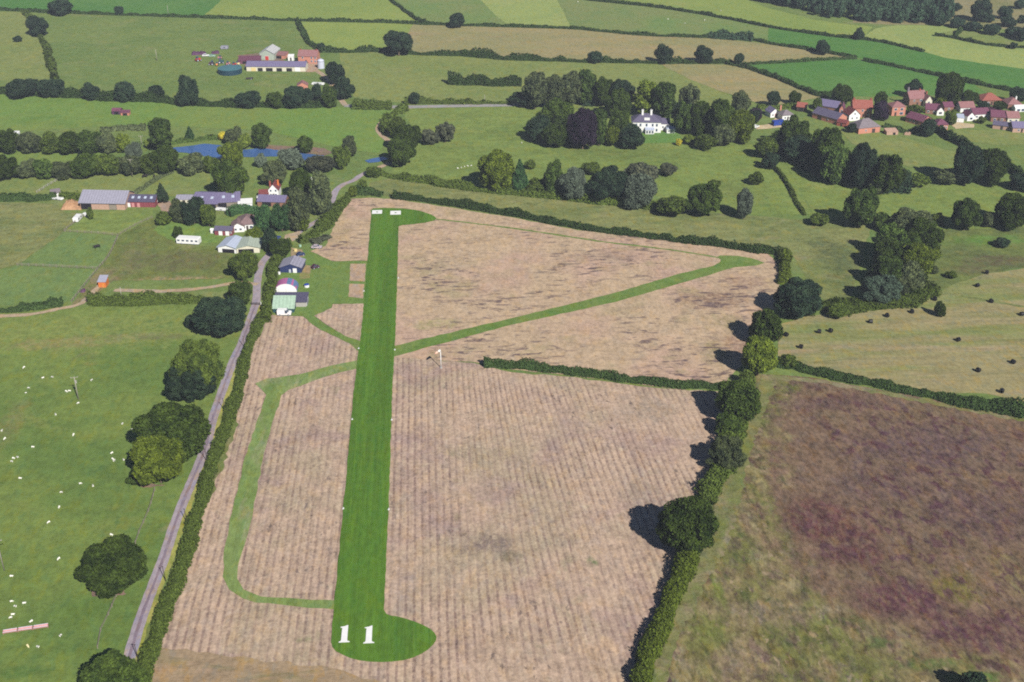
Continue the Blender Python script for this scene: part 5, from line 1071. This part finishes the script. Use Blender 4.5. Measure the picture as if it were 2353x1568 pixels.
for x, y, l in [(824,802,'white edge marker left of the runway opposite the windsock'), (809,965,'white edge marker left of the runway below the taxiway branch'), (788.5,1170,'nearest white edge marker on the left side of the runway'),
                (907,805,'white edge marker right of the runway by the windsock'), (893,1172,'nearest white edge marker on the right side of the runway'), (900,966,'white edge marker halfway down the right side of the runway'), (836,670,'pale edge marker beside the small stubble plots'), (915,640,'far white edge marker on the right side of the runway')]:
    edge_marker(x, y, l)
# windsock
p = at(1013.5, 846); m = tag(empty('windsock', p), 'white windsock pole with its sock drooping to the left', 'windsock')
q = MB(); q.tube([(0,0,0),(0,0,6.6)], [.16,.10], 10); q.build('pole', W_['white paint'], m, True)
q = MB(); q.cyl(0, 0, 0, .35, .45, .4, 12); q.build('base', W_['concrete'], m)
q = MB(); q.tube([(-.15,0,6.5),(-.95,0,6.05)], [.42,.36], 12); k = q.build('sock', W_['sock white'], m, True)
q = MB(); q.tube([(-.96,0,6.04),(-1.95,-.1,5.3)], [.355,.24], 12); q.build('sock_tail', W_['sock orange'], k, True)
q = MB(); q.tube([(0,0,6.55),(-.16,0,6.5)], [.5,.46], 12); q.build('hoop', W_['white paint'], m)
# ------------------------------------------------------------------ poles
def power_pole(x, y, yt, label, arm=True, lean=0.0, two=False, rad=.15):
    b = at(x, y); h = 6.0
    lo, hi = 1.0, 20.0
    for _ in range(40):
        mid = (lo + hi) / 2; v = b + Vector((0, 0, mid)) - CAM; yy = CY - FOC * v.dot(UP) / v.dot(FW)
        lo, hi = (mid, hi) if yy > yt else (lo, mid)
    h = lo; m = tag(empty('power_pole', b, lean), label, 'power pole', 'wooden power poles')
    q = MB(); q.tube([(0,0,0),(0,0,h)], [rad, rad * .7], 8); q.build('pole', W_['pole wood'], m, True)
    if arm:
        q = MB(); q.box(0, .12, h - .35, 2.2, .12, .14); q.build('crossarm', W_['pole wood'], m)
        for t in (-1.0, 0, 1.0):
            q = MB(); q.cyl(t, .12, h - .28, h + .02, .08, .05, 8); q.build('insulator', W_['concrete'], m)
    if two:
        q = MB(); q.cyl(.25, -.1, h - 2.2, h - 1.3, .26, .26, 10); q.build('transformer', W_['concrete'], m)
    return m
power_pole(180.6, 919, 866, 'power pole among sheep near the top of the pasture', True, .2, True, .18)
power_pole(10, 1312, 1242, 'tall power pole with a crossarm at the left edge', True, .25)
power_pole(281, 692, 660, 'pole standing in the bushy hedge above the pasture', False, 0, False, .2)
power_pole(305, 408, 366, 'pale pole in front of the left valley trees', True, 0, False, .18)
power_pole(326, 333, 312, 'pale pole among the trees left of the pond', True, 0, False, .16)
power_pole(361, 140, 114, 'pale pole alone in the far left meadow', False, 0, False, .2)
power_pole(387, 36, 12, 'faint pole on the far hedge left of centre', False, 0, False, .18)
power_pole(1114, 238, 218, 'pole beside the grey road left of the wood', False, 0, False, .18)
power_pole(2319, 230, 208, 'pole behind the terracotta hipped roof', False, 0, False, .18)
for x, y, l in [(318,1517,'lane side pole nearest the bottom edge'), (381,1336,'lane side pole level with the taxiway corner'), (430,1202,'lane side pole below the yellow-green oak'), (477,1064,'lane side pole beside the dark overhanging oak'), (517,945,'lane side pole between the two pairs of oaks'), (563,800,'lane side pole near the hangars')]:
    b = at(x, y); m = tag(empty('lane_pole', b), l, 'pole', 'slim poles along the lane hedge'); q = MB(); q.tube([(0,0,0),(-.25,.1,4.4)], [.11,.08], 8); q.build('shaft', W_['dark wood'], m, True); q = MB(); q.box(-.25, .1, 4.45, .5, .1, .1); q.build('bracket', W_['dark wood'], m)
# ------------------------------------------------------------------ sheep and cattle (one continuous skinned body each)
def skin_mesh(name, verts, edges, rad, mat, sub=1, root=0):
    me = bpy.data.meshes.new(name); me.from_pydata(verts, edges, []); me.update()
    bm = bmesh.new(); bm.from_mesh(me); ly = bm.verts.layers.skin.verify()
    for v, r in zip(bm.verts, rad): v[ly].radius = (r, r); v[ly].use_root = (v.index == root)
    bm.to_mesh(me); bm.free()
    o = link(name, me); o.modifiers.new('s', 'SKIN'); u = o.modifiers.new('u', 'SUBSURF'); u.levels = u.render_levels = sub
    dg = bpy.context.evaluated_depsgraph_get(); n = bpy.data.meshes.new_from_object(o.evaluated_get(dg)); n.name = name
    bpy.data.objects.remove(o); bpy.data.meshes.remove(me); n.materials.clear(); n.materials.append(mat)
    for p in n.polygons: p.use_smooth = True
    return n
def beast(name, L, bh, br, lg, nk, mat, up=False):
    hx = L/2; v = [(-hx,0,bh),(-hx*.35,0,bh+.02),(hx*.4,0,bh+.01),(hx*.95,0,bh+.03)]; r = [br*.82, br, br*.98, br*.72]; e = [(0,1),(1,2),(2,3)]
    hd = [(hx*1.25,0,bh*(1.12 if up else .72)),(hx*1.42,0,bh*(1.28 if up else .36)),(hx*1.72,0,bh*(1.18 if up else .16))]; v += hd; r += [nk, nk*.85, nk*.55]; e += [(3,4),(4,5),(5,6)]
    for (i, x, s) in [(0,-hx*.85,-1),(0,-hx*.85,1),(3,hx*.8,-1),(3,hx*.8,1)]:
        b = len(v); back = -.05 if i == 0 else .02
        v += [(x, s*br*.55, bh*.62), (x+back, s*br*.55, bh*.34), (x, s*br*.55, .02)]; r += [lg*1.5, lg, lg*.85]; e += [(i, b), (b, b+1), (b+1, b+2)]
    b = len(v); v.append((-hx*1.22,0,bh*.8)); r.append(lg*.8); e.append((0, b))
    return skin_mesh(name, v, e, r, mat, 1, 1)
SHEEP = [beast('sheep', 1.05, .62, .36, .06, .15, W_['wool']), beast('sheep', 1.05, .62, .36, .06, .15, W_['wool'], True), beast('sheep', 1.05, .62, .36, .06, .15, W_['cream wool'])]
def flock(pts, group, dx=0):
    for i, (x, y, l) in enumerate(pts):
        b = at(x, y + 1.5); k = 2 if 'cream' in l else i % 2
        o = bpy.data.objects.new('sheep', SHEEP[k]); COL.objects.link(o); o.location = (b.x, b.y, Z1 + .01); o.rotation_euler = (0, 0, random.uniform(0, 6.28)); o.scale = (.62,) * 3 if 'lamb' not in l else (.45,) * 3
        tag(o, l, 'sheep', group)
flock([(55,845,'sheep grazing farthest up the pasture on the left'),(99,869,'left sheep of a pair above the power pole'),(120,867,'right sheep of a pair above the power pole'),(211,874,'sheep right of the power pole top'),
 (66,892,'larger sheep of a pair left of the power pole'),(60,903,'lamb beside a sheep left of the power pole'),(153,900,'left of two sheep touching beside the power pole'),(160,899,'right of two sheep touching beside the power pole'),
 (180,927,'sheep standing right at the foot of the power pole'),(128,953,'sheep alone below and left of the power pole'),(282,974,'upper sheep near the shadow of the overhanging oak'),(304,987,'sheep inside the shadow of the overhanging oak'),
 (169,1000,'sheep alone in the middle of the open pasture'),(5,990,'upper sheep of two at the left edge'),(11,1009,'lower sheep of two at the left edge'),(76,1028,'sheep right of a loose trio near the left edge'),
 (40,1051,'rightmost sheep of a close trio near the left edge'),(32,1054,'middle sheep of a close trio near the left edge'),(27,1061,'lowest sheep of a close trio near the left edge'),
 (257,1042,'topmost sheep of the group left of the yellow-green oak'),(260,1056,'sheep overlapping another left of the yellow-green oak'),(263,1059,'lower of two overlapping sheep left of the yellow-green oak'),(284,1057,'sheep closest to the yellow-green oak'),
 (47,1100,'sheep alone midway down the left edge'),(185,1112,'left sheep of a pair level with the small bush'),(214,1117,'right sheep of a pair level with the small bush'),(141,1132,'sheep alone below the open pasture pair'),(136,1167,'sheep below another in the middle pasture'),
 (112,1201,'sheep lying broadside left of the solitary oak'),(257,1230,'sheep just above the solitary oak'),(135,1285,'sheep left of the solitary oak'),(27,1325,'sheep below the tall left edge pole'),
 (27,1383,'upper sheep of a trio above the troughs'),(56,1387,'right sheep of a trio above the troughs'),(35,1394,'lower sheep of a trio above the troughs'),(30,1413,'right one of two sheep close above the troughs'),(25,1420,'left one of two sheep close above the troughs'),
 (72,1429,'sheep just above the middle trough'),(140,1461,'sheep right of the troughs'),(65,1486,'cream sheep below the troughs'),(87,1487,'white sheep below the troughs')], 'sheep in the pasture left of the lane')
flock([(1328,4,'far white sheep touching the top edge'),(1656,24,'far sheep above the slanting hedge'),(1619,46,'far sheep just below the slanting hedge'),(1535,44,'leftmost sheep in the far pale field'),(1574,53,'middle sheep in the far pale field'),
 (1199,329,'single sheep left of the manor wood'),(1052,387,'leftmost sheep beside the round olive tree'),(1060,385,'second sheep from the left beside the round olive tree'),(1067,383,'middle sheep beside the round olive tree'),(1075,382,'fourth sheep from the left beside the round olive tree'),(1083,381,'sheep closest to the round olive tree')], 'sheep in the park and far fields')
COW = beast('cow', 2.1, 1.15, .48, .11, .24, W_['cow hide'], True)
for x, y, l in [(333,409,'left dark cow in the paddock above the farm'), (355,410,'right dark cow beside the slanting grey hedge'), (224,571,'dark horse in the green paddock')]:
    b = at(x, y); o = bpy.data.objects.new('horse' if 'horse' in l else 'cow', COW); COL.objects.link(o); o.location = (b.x, b.y, Z1 + .01); o.rotation_euler = (0, 0, random.uniform(0, 6)); tag(o, l, 'horse' if 'horse' in l else 'cow')
# ------------------------------------------------------------------ wrapped bales
def bale_mesh():
    mb = MB(); R, L = .74, .64; n = 20; prof = [(-L, R*.80), (-L*.97, R*.92), (-L*.85, R), (L*.85, R), (L*.97, R*.92), (L, R*.80)]
    for x, r in prof:
        for k in range(n): mb.v.append((x, r * math.cos(2*math.pi*k/n), max(R + r * math.sin(2*math.pi*k/n), .02)))
    for i in range(len(prof)-1):
        for k in range(n): mb.f.append((i*n+k, i*n+(k+1)%n, (i+1)*n+(k+1)%n, (i+1)*n+k))
    mb.f.append(tuple(range(n))); mb.f.append(tuple(range((len(prof)-1)*n, len(prof)*n))[::-1])
    me = bpy.data.meshes.new('bale'); me.from_pydata(mb.v, [], mb.f); me.materials.append(W_['bale wrap']); return me
BALE = bale_mesh()
for x, y, l in [(2267,626,'black bale highest in the hay field'),(2245,656,'black bale second from the top of the hay field'),(2123,687,'left bale of a pair on the upper field edge'),(2148,687,'right bale of a pair on the upper field edge'),(2277,692,'black bale on the dark swath line'),
 (2095,716,'black bale left of the single small tree'),(2038,725,'black bale second left from the single small tree'),(2000,739,'black bale third left from the single small tree'),(1938,721,'black bale on the grassy edge above a pair'),(1882,762,'left bale of a pair in the left part of the hay field'),(1908,760,'right bale of a pair in the left part of the hay field'),
 (1806,769,'black bale at the left tip of the hay field'),(2201,781,'black bale alone in the middle of the hay field'),(2347,722,'black bale at the right edge near the swath'),(1840,797,'black bale above the grey green bush'),(2247,851,'left one of two lower right bales'),(2327,832,'right one of two lower right bales'),(2301,899,'black bale nearest the tall dark hedge')]:
    b = at(x, y + 4); o = bpy.data.objects.new('hay_bale', BALE); COL.objects.link(o); o.location = (b.x, b.y, Z1 + .01); o.rotation_euler = (0, 0, random.uniform(0, 3.1)); tag(o, l, 'bale', 'black wrapped round bales')
# ------------------------------------------------------------------ troughs
for i, (x, y, x2, y2, l) in enumerate([(8,1456,40,1451,'left trough of three in the sheep pasture'),(43,1450.5,75,1446,'middle pinkish trough of three in the sheep pasture'),(78,1445.5,111,1440.5,'right trough of three in the sheep pasture')]):
    c, rz, L = local((x, y), (x2, y2)); m = tag(empty('feed_trough', c, rz), l, 'trough', 'feed troughs in a line'); w, h = .8, .65
    q = MB(); q.prism([(-w/2*.6,.15),(w/2*.6,.15),(w/2,h),(w/2-.06,h),(w/2*.6-.06,.22),(-w/2*.6+.06,.22),(-w/2+.06,h),(-w/2,h)], 'x', -L/2, L/2); q.build('trough_body', W_['pink trough'], m)
    for s in (-1, 1):
        q = MB(); q.box(0, s * w/2, h + .02, L, .16, .08); q.build('rim', W_['trough rim'], m); q = MB(); q.box(s * L/2, 0, h/2, .08, w, h); q.build('end_panel', W_['pink trough'], m)
    for sx in (-1, 1):
        for sy in (-1, 1): q = MB(); q.box(sx * L * .4, sy * .26, .1, .1, .1, .2); q.build('leg', W_['weathered wood'], m)
# ------------------------------------------------------------------ vehicles
def wheel(m, x, y, r, w=.22):
    q = MB(); q.tube([(x, y - w/2, r), (x, y + w/2, r)], [r, r], 14); t_ = q.build('wheel', W_['dark rubber'], m); q = MB(); q.tube([(x, y - w/2 - .02, r), (x, y + w/2 + .02, r)], [r*.55, r*.55], 10); q.build('rim', W_['silver metal'], t_)
def car(name, label, cat, x, y, ang, paintm, L=4.1, W=1.75, H=1.45, van=False):
    b = at(x, y); m = tag(empty(name, (b.x, b.y, Z3), ang), label, cat); hl = L/2
    lo = [(-hl,.35),(hl,.35),(hl,.75),(hl*.95,.85)] 
    if van: pr = [(-hl,.32),(hl,.32),(hl,.95),(hl*.86,1.12),(hl*.58,1.25),(hl*.32,H*.96),(hl*.25,H),(-hl*.98,H),(-hl,H*.95)]; gl = [(hl*.60,1.2),(hl*.33,H*.92)]
    else: pr = [(-hl,.35),(hl,.35),(hl,.72),(hl*.9,.84),(hl*.45,.92),(hl*.15,H),(-hl*.55,H),(-hl*.82,.95),(-hl*.98,.88)]; gl = [(hl*.43,.95),(hl*.16,H*.97)]
    q = MB(); q.prism(pr, 'y', -W/2, W/2); q.build('body', W_[paintm], m)
    dx, dz = gl[0][0]-gl[1][0], gl[1][1]-gl[0][1]; n = Vector((dz, 0, dx)).normalized() * .03
    q = MB(); P = [(gl[0][0], -W*.42, gl[0][1]), (gl[0][0], W*.42, gl[0][1]), (gl[1][0], W*.38, gl[1][1]), (gl[1][0], -W*.38, gl[1][1])]
    q.solid([tuple(Vector(p) + n) for p in P] + [tuple(Vector(p) - n) for p in P], [(0,1,2,3),(4,7,6,5),(0,4,5,1),(1,5,6,2),(2,6,7,3),(3,7,4,0)]); q.build('windscreen', W_['glass'], m)
    for s in (-1, 1):
        q = MB(); x0, x1 = ((hl*.12, hl*.5) if van else (-hl*.6, hl*.2)); q.box((x0+x1)/2, s * (W/2 + .012), (H + .9)/2 + .02, x1 - x0, .04, (H - .98)); q.build('side_window', W_['glass'], m)
        q = MB(); q.box(hl, s * W * .34, .66, .06, .3, .14); q.build('headlight', W_['silver metal'], m)
        for xx in (-hl*.62, hl*.62): wheel(m, xx, s * (W/2 - .08), .32)
    q = MB(); q.box(hl + .03, 0, .42, .12, W * .96, .18); q.box(-hl - .03, 0, .42, .12, W * .96, .18); q.build('bumper', W_['dark rubber'], m)
    return m
car('van', 'white van parked in front of the green roofed hangar', 'van', 654, 724, -.06, 'white paint', 4.9, 1.95, 2.15, True)
car('car', 'dark maroon car parked alone on the apron grass', 'car', 725, 617, .5, 'maroon paint', 3.0, 1.6, 1.5)
car('car', 'pinkish silver car at the upper edge of the apron', 'car', 728, 571, -.12, 'silver paint', 4.2, 1.7, 1.35)
car('car', 'blue car beside the yellow drum above the hangars', 'car', 691, 588, .35, 'navy sheet', 3.2, 1.6, 1.4)
car('car', 'bright blue car half hidden by trees near the lane', 'car', 636, 551, 1.2, 'blue paint')
car('car', 'white car beside the red roofed outbuilding', 'car', 600, 456, .1, 'white paint', 3.8)
car('car', 'white car in the hill farm scrap row', 'car', 473, 130, .1, 'white paint', 4.4)
car('car', 'pale green car in the hill farm scrap row', 'car', 488, 131, .1, 'pale green paint', 4.0)
car('van', 'small white van below the manor pond trees', 'van', 707, 415, .2, 'white paint', 4.2, 1.7, 1.8, True)
car('car', 'white car at the left of the village gravel track', 'car', 1737, 294, .7, 'white paint', 4.0)
# round tank, drums
b = at(705, 660); m = tag(empty('water_tank', (b.x, b.y, Z3)), 'round white water tank with dark blue lid on the apron', 'tank'); q = MB(); q.cyl(0, 0, 0, .95, .95, .95, 24); q.build('tank_body', W_['white paint'], m); q = MB(); q.cyl(0, 0, .96, 1.0, 1.0, 1.0, 24); q.cyl(0, 0, 1.0, 1.3, .98, .35, 24); q.build('lid', W_['blue paint'], m)
def drum(x, y, r, h, mat, label):
    b = at(x, y); m = tag(empty('drum', (b.x, b.y, Z3)), label, 'drum'); q = MB(); q.cyl(0, 0, 0, h, r, r, 18); q.build('drum_body', W_[mat], m); q = MB(); [q.tube([(0,0,h*t-.03),(0,0,h*t+.03)], [r*1.05, r*1.05], 18) for t in (.33,.66,.97)]; q.build('hoop', W_[mat], m)
drum(679, 578, .7, .9, 'yellow paint', 'pale yellow drum above the navy fronted hangar'); drum(690, 568, .5, .8, 'pale green paint', 'pale green drum by the hedge above the hangars')
drum(642, 631, .45, .9, 'white paint', 'white drum left of the navy fronted hangar'); drum(638, 619, .4, .8, 'white paint', 'white drum at the hedge beside the navy fronted hangar')
# caravans and trailers
def caravan(x, y, x2, y2, D, h, label, name='caravan', body='white paint', nw=3):
    c, rz, L = local((x, y), (x2, y2)); m = tag(empty(name, c, rz), label, 'caravan' if name != 'lorry' else 'lorry'); k = .25
    q = MB(); q.prism([(-L/2,.35),(L/2,.35),(L/2,h-k),(L/2-k,h),(-L/2+k,h),(-L/2,h-k)], 'y', 0, D); q.build('body', W_[body], m)
    for i in range(nw): q = MB(); q.box(-L/2 + L*(i+.5)/nw, -.02, h*.62, min(1.2, L/nw*.55), .06, h*.24); q.build('window', W_['glass'], m)
    for s in (-1, 1):
        for yy in (.1, D - .1): wheel(m, s * L * .28, yy, .3)
    q = MB(); q.tube([(-L/2, D/2, .4), (-L/2 - .9, D/2, .4)], [.06, .05], 6); q.build('drawbar', W_['dark rubber'], m)
caravan(406, 561, 457, 564, 3.0, 2.7, 'long white static caravan in the farm garden', nw=5); caravan(26, 315, 43, 315, 2.6, 2.4, 'white caravan by the trees at the left edge')
caravan(180, 512, 190, 501, 2.2, 2.0, 'white horse trailer on the paddock fence line', nw=2); caravan(196, 499, 204, 496, 1.6, 1.4, 'small pale trailer beside the white horse trailer', nw=1)
caravan(716, 196, 744, 197, 2.0, 1.3, 'low white trailer near the red brick shed', nw=2); caravan(507, 114, 524, 114, 2.4, 2.0, 'grey trailer behind the hill farm scrap', body='grey sheet roof', nw=1)
caravan(1778, 291, 1804, 288, 2.6, 2.6, 'bright blue covered lorry trailer in the village', 'lorry', 'blue paint', 1); caravan(495, 485, 521, 487, 1.6, 1.2, 'low white trailer in front of the purple grey sheds', nw=1)
caravan(118, 459, 142, 462, 1.6, 1.0, 'white sheeted trailer in front of the small shelter', nw=1)
# straw heap, scrap heaps
def heap(name, x0, y0, x1, y1, mat, label, cat, seed=1, D=6, h=3):
    c, rz, L = local((x0, y0), (x1, y1)); r = np.random.default_rng(seed); nx, ny = 26, 14; V = []; F_ = []
    for j in range(ny):
        for i in range(nx):
            u, v = i/(nx-1), j/(ny-1); e = (math.sin(math.pi*u)**.6) * (math.sin(math.pi*v)**.6)
            V.append((-L/2 + L*u, D*v, max(-.05, h*e*(.75+.35*math.sin(5*u+seed)) + (r.normal()*.12*h if 0 < e else 0)) if 0 < u < 1 and 0 < v < 1 else -.05))
    F_ = [[j*nx+i, j*nx+i+1, (j+1)*nx+i+1, (j+1)*nx+i] for j in range(ny-1) for i in range(nx-1)]
    o = link(name, np_mesh(name, V, F_, True), None, W_[mat]); o.location = (c.x, c.y, Z2); o.rotation_euler = (0, 0, rz); return tag(o, label, cat)
heap('straw_heap', 138, 483, 186, 483, 'straw', 'orange straw and dung heap left of the grey barn', 'heap', 1, 9, 2.8)
heap('scrap_heap', 440, 128, 474, 126, 'purple wrap', 'purple silage heap at the left end of the hill farm', 'heap', 2, 7, 2.2); heap('scrap_heap', 486, 125, 504, 124, 'purple wrap', 'smaller purple heap right of the silage heap', 'heap', 3, 6, 1.6)
heap('earth_heap', 183, 673, 194, 673, 'purple wrap', 'small dark heap beside the dirt track bend', 'heap', 4, 2.5, 1.0)
# farm machinery in the scrap row
def implement(x, y, mat, label, s=1.0):
    b = at(x, y); m = tag(empty('farm_implement', b, random.uniform(0, 3)), label, 'farm machine', 'farm machinery and scrap at the hill farm'); q = MB(); q.box(0, 0, 1.0*s, 2.6*s, 1.2*s, .9*s, .8); q.build('body', W_[mat], m); q = MB(); q.box(-.5*s, 0, 1.9*s, 1.0*s, 1.0*s, .9*s, .85); q.build('cab', W_['glass'], m)
    for xx, rr in ((-.8*s, .65*s), (.9*s, .45*s)):
        for sy in (-1, 1): wheel(m, xx, sy * .75*s, rr, .3)
implement(456, 141, 'red paint', 'red tractor at the left of the scrap row', 1.3); implement(505, 136, 'pink trough', 'pinkish machine behind the dark tank', 1.0); implement(499, 151, 'orange paint', 'orange machine left of the dark tank', 1.0)
implement(509, 146, 'teal sheet', 'dark green machine above the dark tank', 1.3); implement(525, 150, 'pink trough', 'pale pink machine above the tank lid', 1.1); implement(539, 152, 'red paint', 'red machine right above the dark tank', 1.1); implement(547, 150, 'yellow paint', 'pale yellow machine beside the cow barn end', 1.0)
implement(486, 150, 'maroon paint', 'maroon machine in the scrap row centre', 1.2)
b = at(574, 183); m = tag(empty('flat_trailer', b, .1), 'dark flat trailer on the grass below the cow barn', 'trailer'); q = MB(); q.box(0, 0, .9, 4.2, 1.9, .25); q.build('bed', W_['dark wood'], m); [wheel(m, .8, s * .9, .4) for s in (-1, 1)]
# ------------------------------------------------------------------ fences and gates
def fence(pts, label, step=2.6, h=1.15, rails=3, mat='weathered wood', group='wooden paddock fences'):
    c = smooth_line(pts, step); m = tag(empty('fence', c[0]), label, 'fence', group); o = c[0]; r = MB()
    for i, p in enumerate(c):
        if i % 1 == 0 and len(c) <= 100: q = MB(); q.box(p.x - o.x, p.y - o.y, h/2 + .05, .16, .16, h + .1); q.build('post', W_[mat], m)
        if i:
            a = c[i-1] - o; b = p - o
            for k in range(rails): z = h * (k + 1) / (rails + .2); r.tube([(a.x, a.y, z), (b.x, b.y, z)], [.055, .055], 4)
    r.build('rails', W_[mat], m)
fence([(356,1128),(342,1176),(320,1226),(312,1250),(300,1290),(268,1371),(250,1414),(232,1451),(225,1491)], 'old weathered fence between pasture and lane strip', 3.2, 1.0, 2, 'weathered wood')
fence([(150,533),(195,536),(240,539),(271,543)], 'rail fence across the two left paddocks'); fence([(148,532),(165,518),(200,494)], 'short slanting fence at the white horse trailer')
fence([(40,611),(100,613),(160,616),(225,619)], 'rail fence below the horse paddock'); fence([(271,543),(310,520),(350,502)], 'slanting fence up to the red barn yard'); fence([(225,619),(250,590),(271,545)], 'fence right of the horse paddock')
fence([(85,444),(110,428),(135,414),(150,407)], 'pale fence slanting up beyond the white shelter', mat='concrete'); fence([(165,695),(200,650),(225,620)], 'fence right of the lowest green paddock')
c, rz, L = local((578, 701), (600, 702)); m = tag(empty('field_gate', c, rz), 'dark bar gate across the lane below the hangars', 'gate'); q = MB(); [q.box(0, 0, z, L, .07, .09) for z in (.35,.6,.85,1.1)]; q.box(0, .04, .75, .09, .06, .9); q.build('gate_bars', W_['dark wood'], m); [MB().box(s * L/2, 0, .7, .2, .2, 1.4).build('gate_post', W_['white paint' if s > 0 else 'dark wood'], m) for s in (-1, 1)]
# ------------------------------------------------------------------ light, air, camera
SAZ, SEL = math.radians(24.0), math.radians(38.0)
d = Vector((-math.sin(SAZ) * math.cos(SEL), math.cos(SAZ) * math.cos(SEL), -math.sin(SEL)))
ld = bpy.data.lights.new('sun', 'SUN'); ld.energy = 5.0; ld.angle = math.radians(.5); ld.color = (1.0, .955, .88)
lo = bpy.data.objects.new('sun', ld); COL.objects.link(lo); lo.rotation_euler = d.to_track_quat('-Z', 'Y').to_euler(); lo.location = (0, 0, 400)
w = bpy.data.worlds.new('World'); S.world = w; w.use_nodes = True
nt = w.node_tree; nt.nodes.clear(); bg = nt.nodes.new('ShaderNodeBackground'); ow = nt.nodes.new('ShaderNodeOutputWorld'); sk = nt.nodes.new('ShaderNodeTexSky')
sk.sky_type = 'NISHITA'; sk.sun_disc = False; sk.sun_elevation = SEL; sk.sun_rotation = math.atan2(-d.x, -d.y)
sk.air_density = .6; sk.dust_density = .3; sk.ozone_density = 8.0
bg.inputs[1].default_value = .05
nt.links.new(sk.outputs[0], bg.inputs[0]); nt.links.new(bg.outputs[0], ow.inputs[0])
if HAZE > 0:
    mb = MB(); mb.box(0, 2000, (CAMH + 20) / 2 - 1, 9000, 6000, CAMH + 22)
    hm = bpy.data.materials.new('summer haze'); hm.use_nodes = True; n = hm.node_tree.nodes; n.clear()
    o = n.new('ShaderNodeOutputMaterial'); v = n.new('ShaderNodeVolumePrincipled'); v.inputs['Color'].default_value = (.80, .88, 1.0, 1); v.inputs['Density'].default_value = HAZE
    hm.node_tree.links.new(v.outputs[0], o.inputs['Volume'])
    h = mb.build('haze', hm); tag(h, 'thin bluish summer haze over the far fields', 'haze', None, 'stuff')
cd = bpy.data.cameras.new('camera'); cam = bpy.data.objects.new('camera', cd); COL.objects.link(cam); S.camera = cam
cd.sensor_width = 36.0; cd.lens = 36.0 * FOC / 2353.0; cd.clip_start = 1.0; cd.clip_end = 12000.0
cam.location = CAM; cam.rotation_euler = (math.pi / 2 - PITCH, 0, -YAW)
S.view_settings.view_transform = 'Standard'; S.view_settings.look = 'None'; S.view_settings.gamma = 1.0; S.view_settings.exposure = EXPO
cy = S.cycles; cy.use_denoising = False; cy.filter_width = 1.9
cy.max_bounces = 4; cy.diffuse_bounces = 1; cy.glossy_bounces = 2; cy.transmission_bounces = 2; cy.volume_bounces = 0; cy.transparent_max_bounces = 4
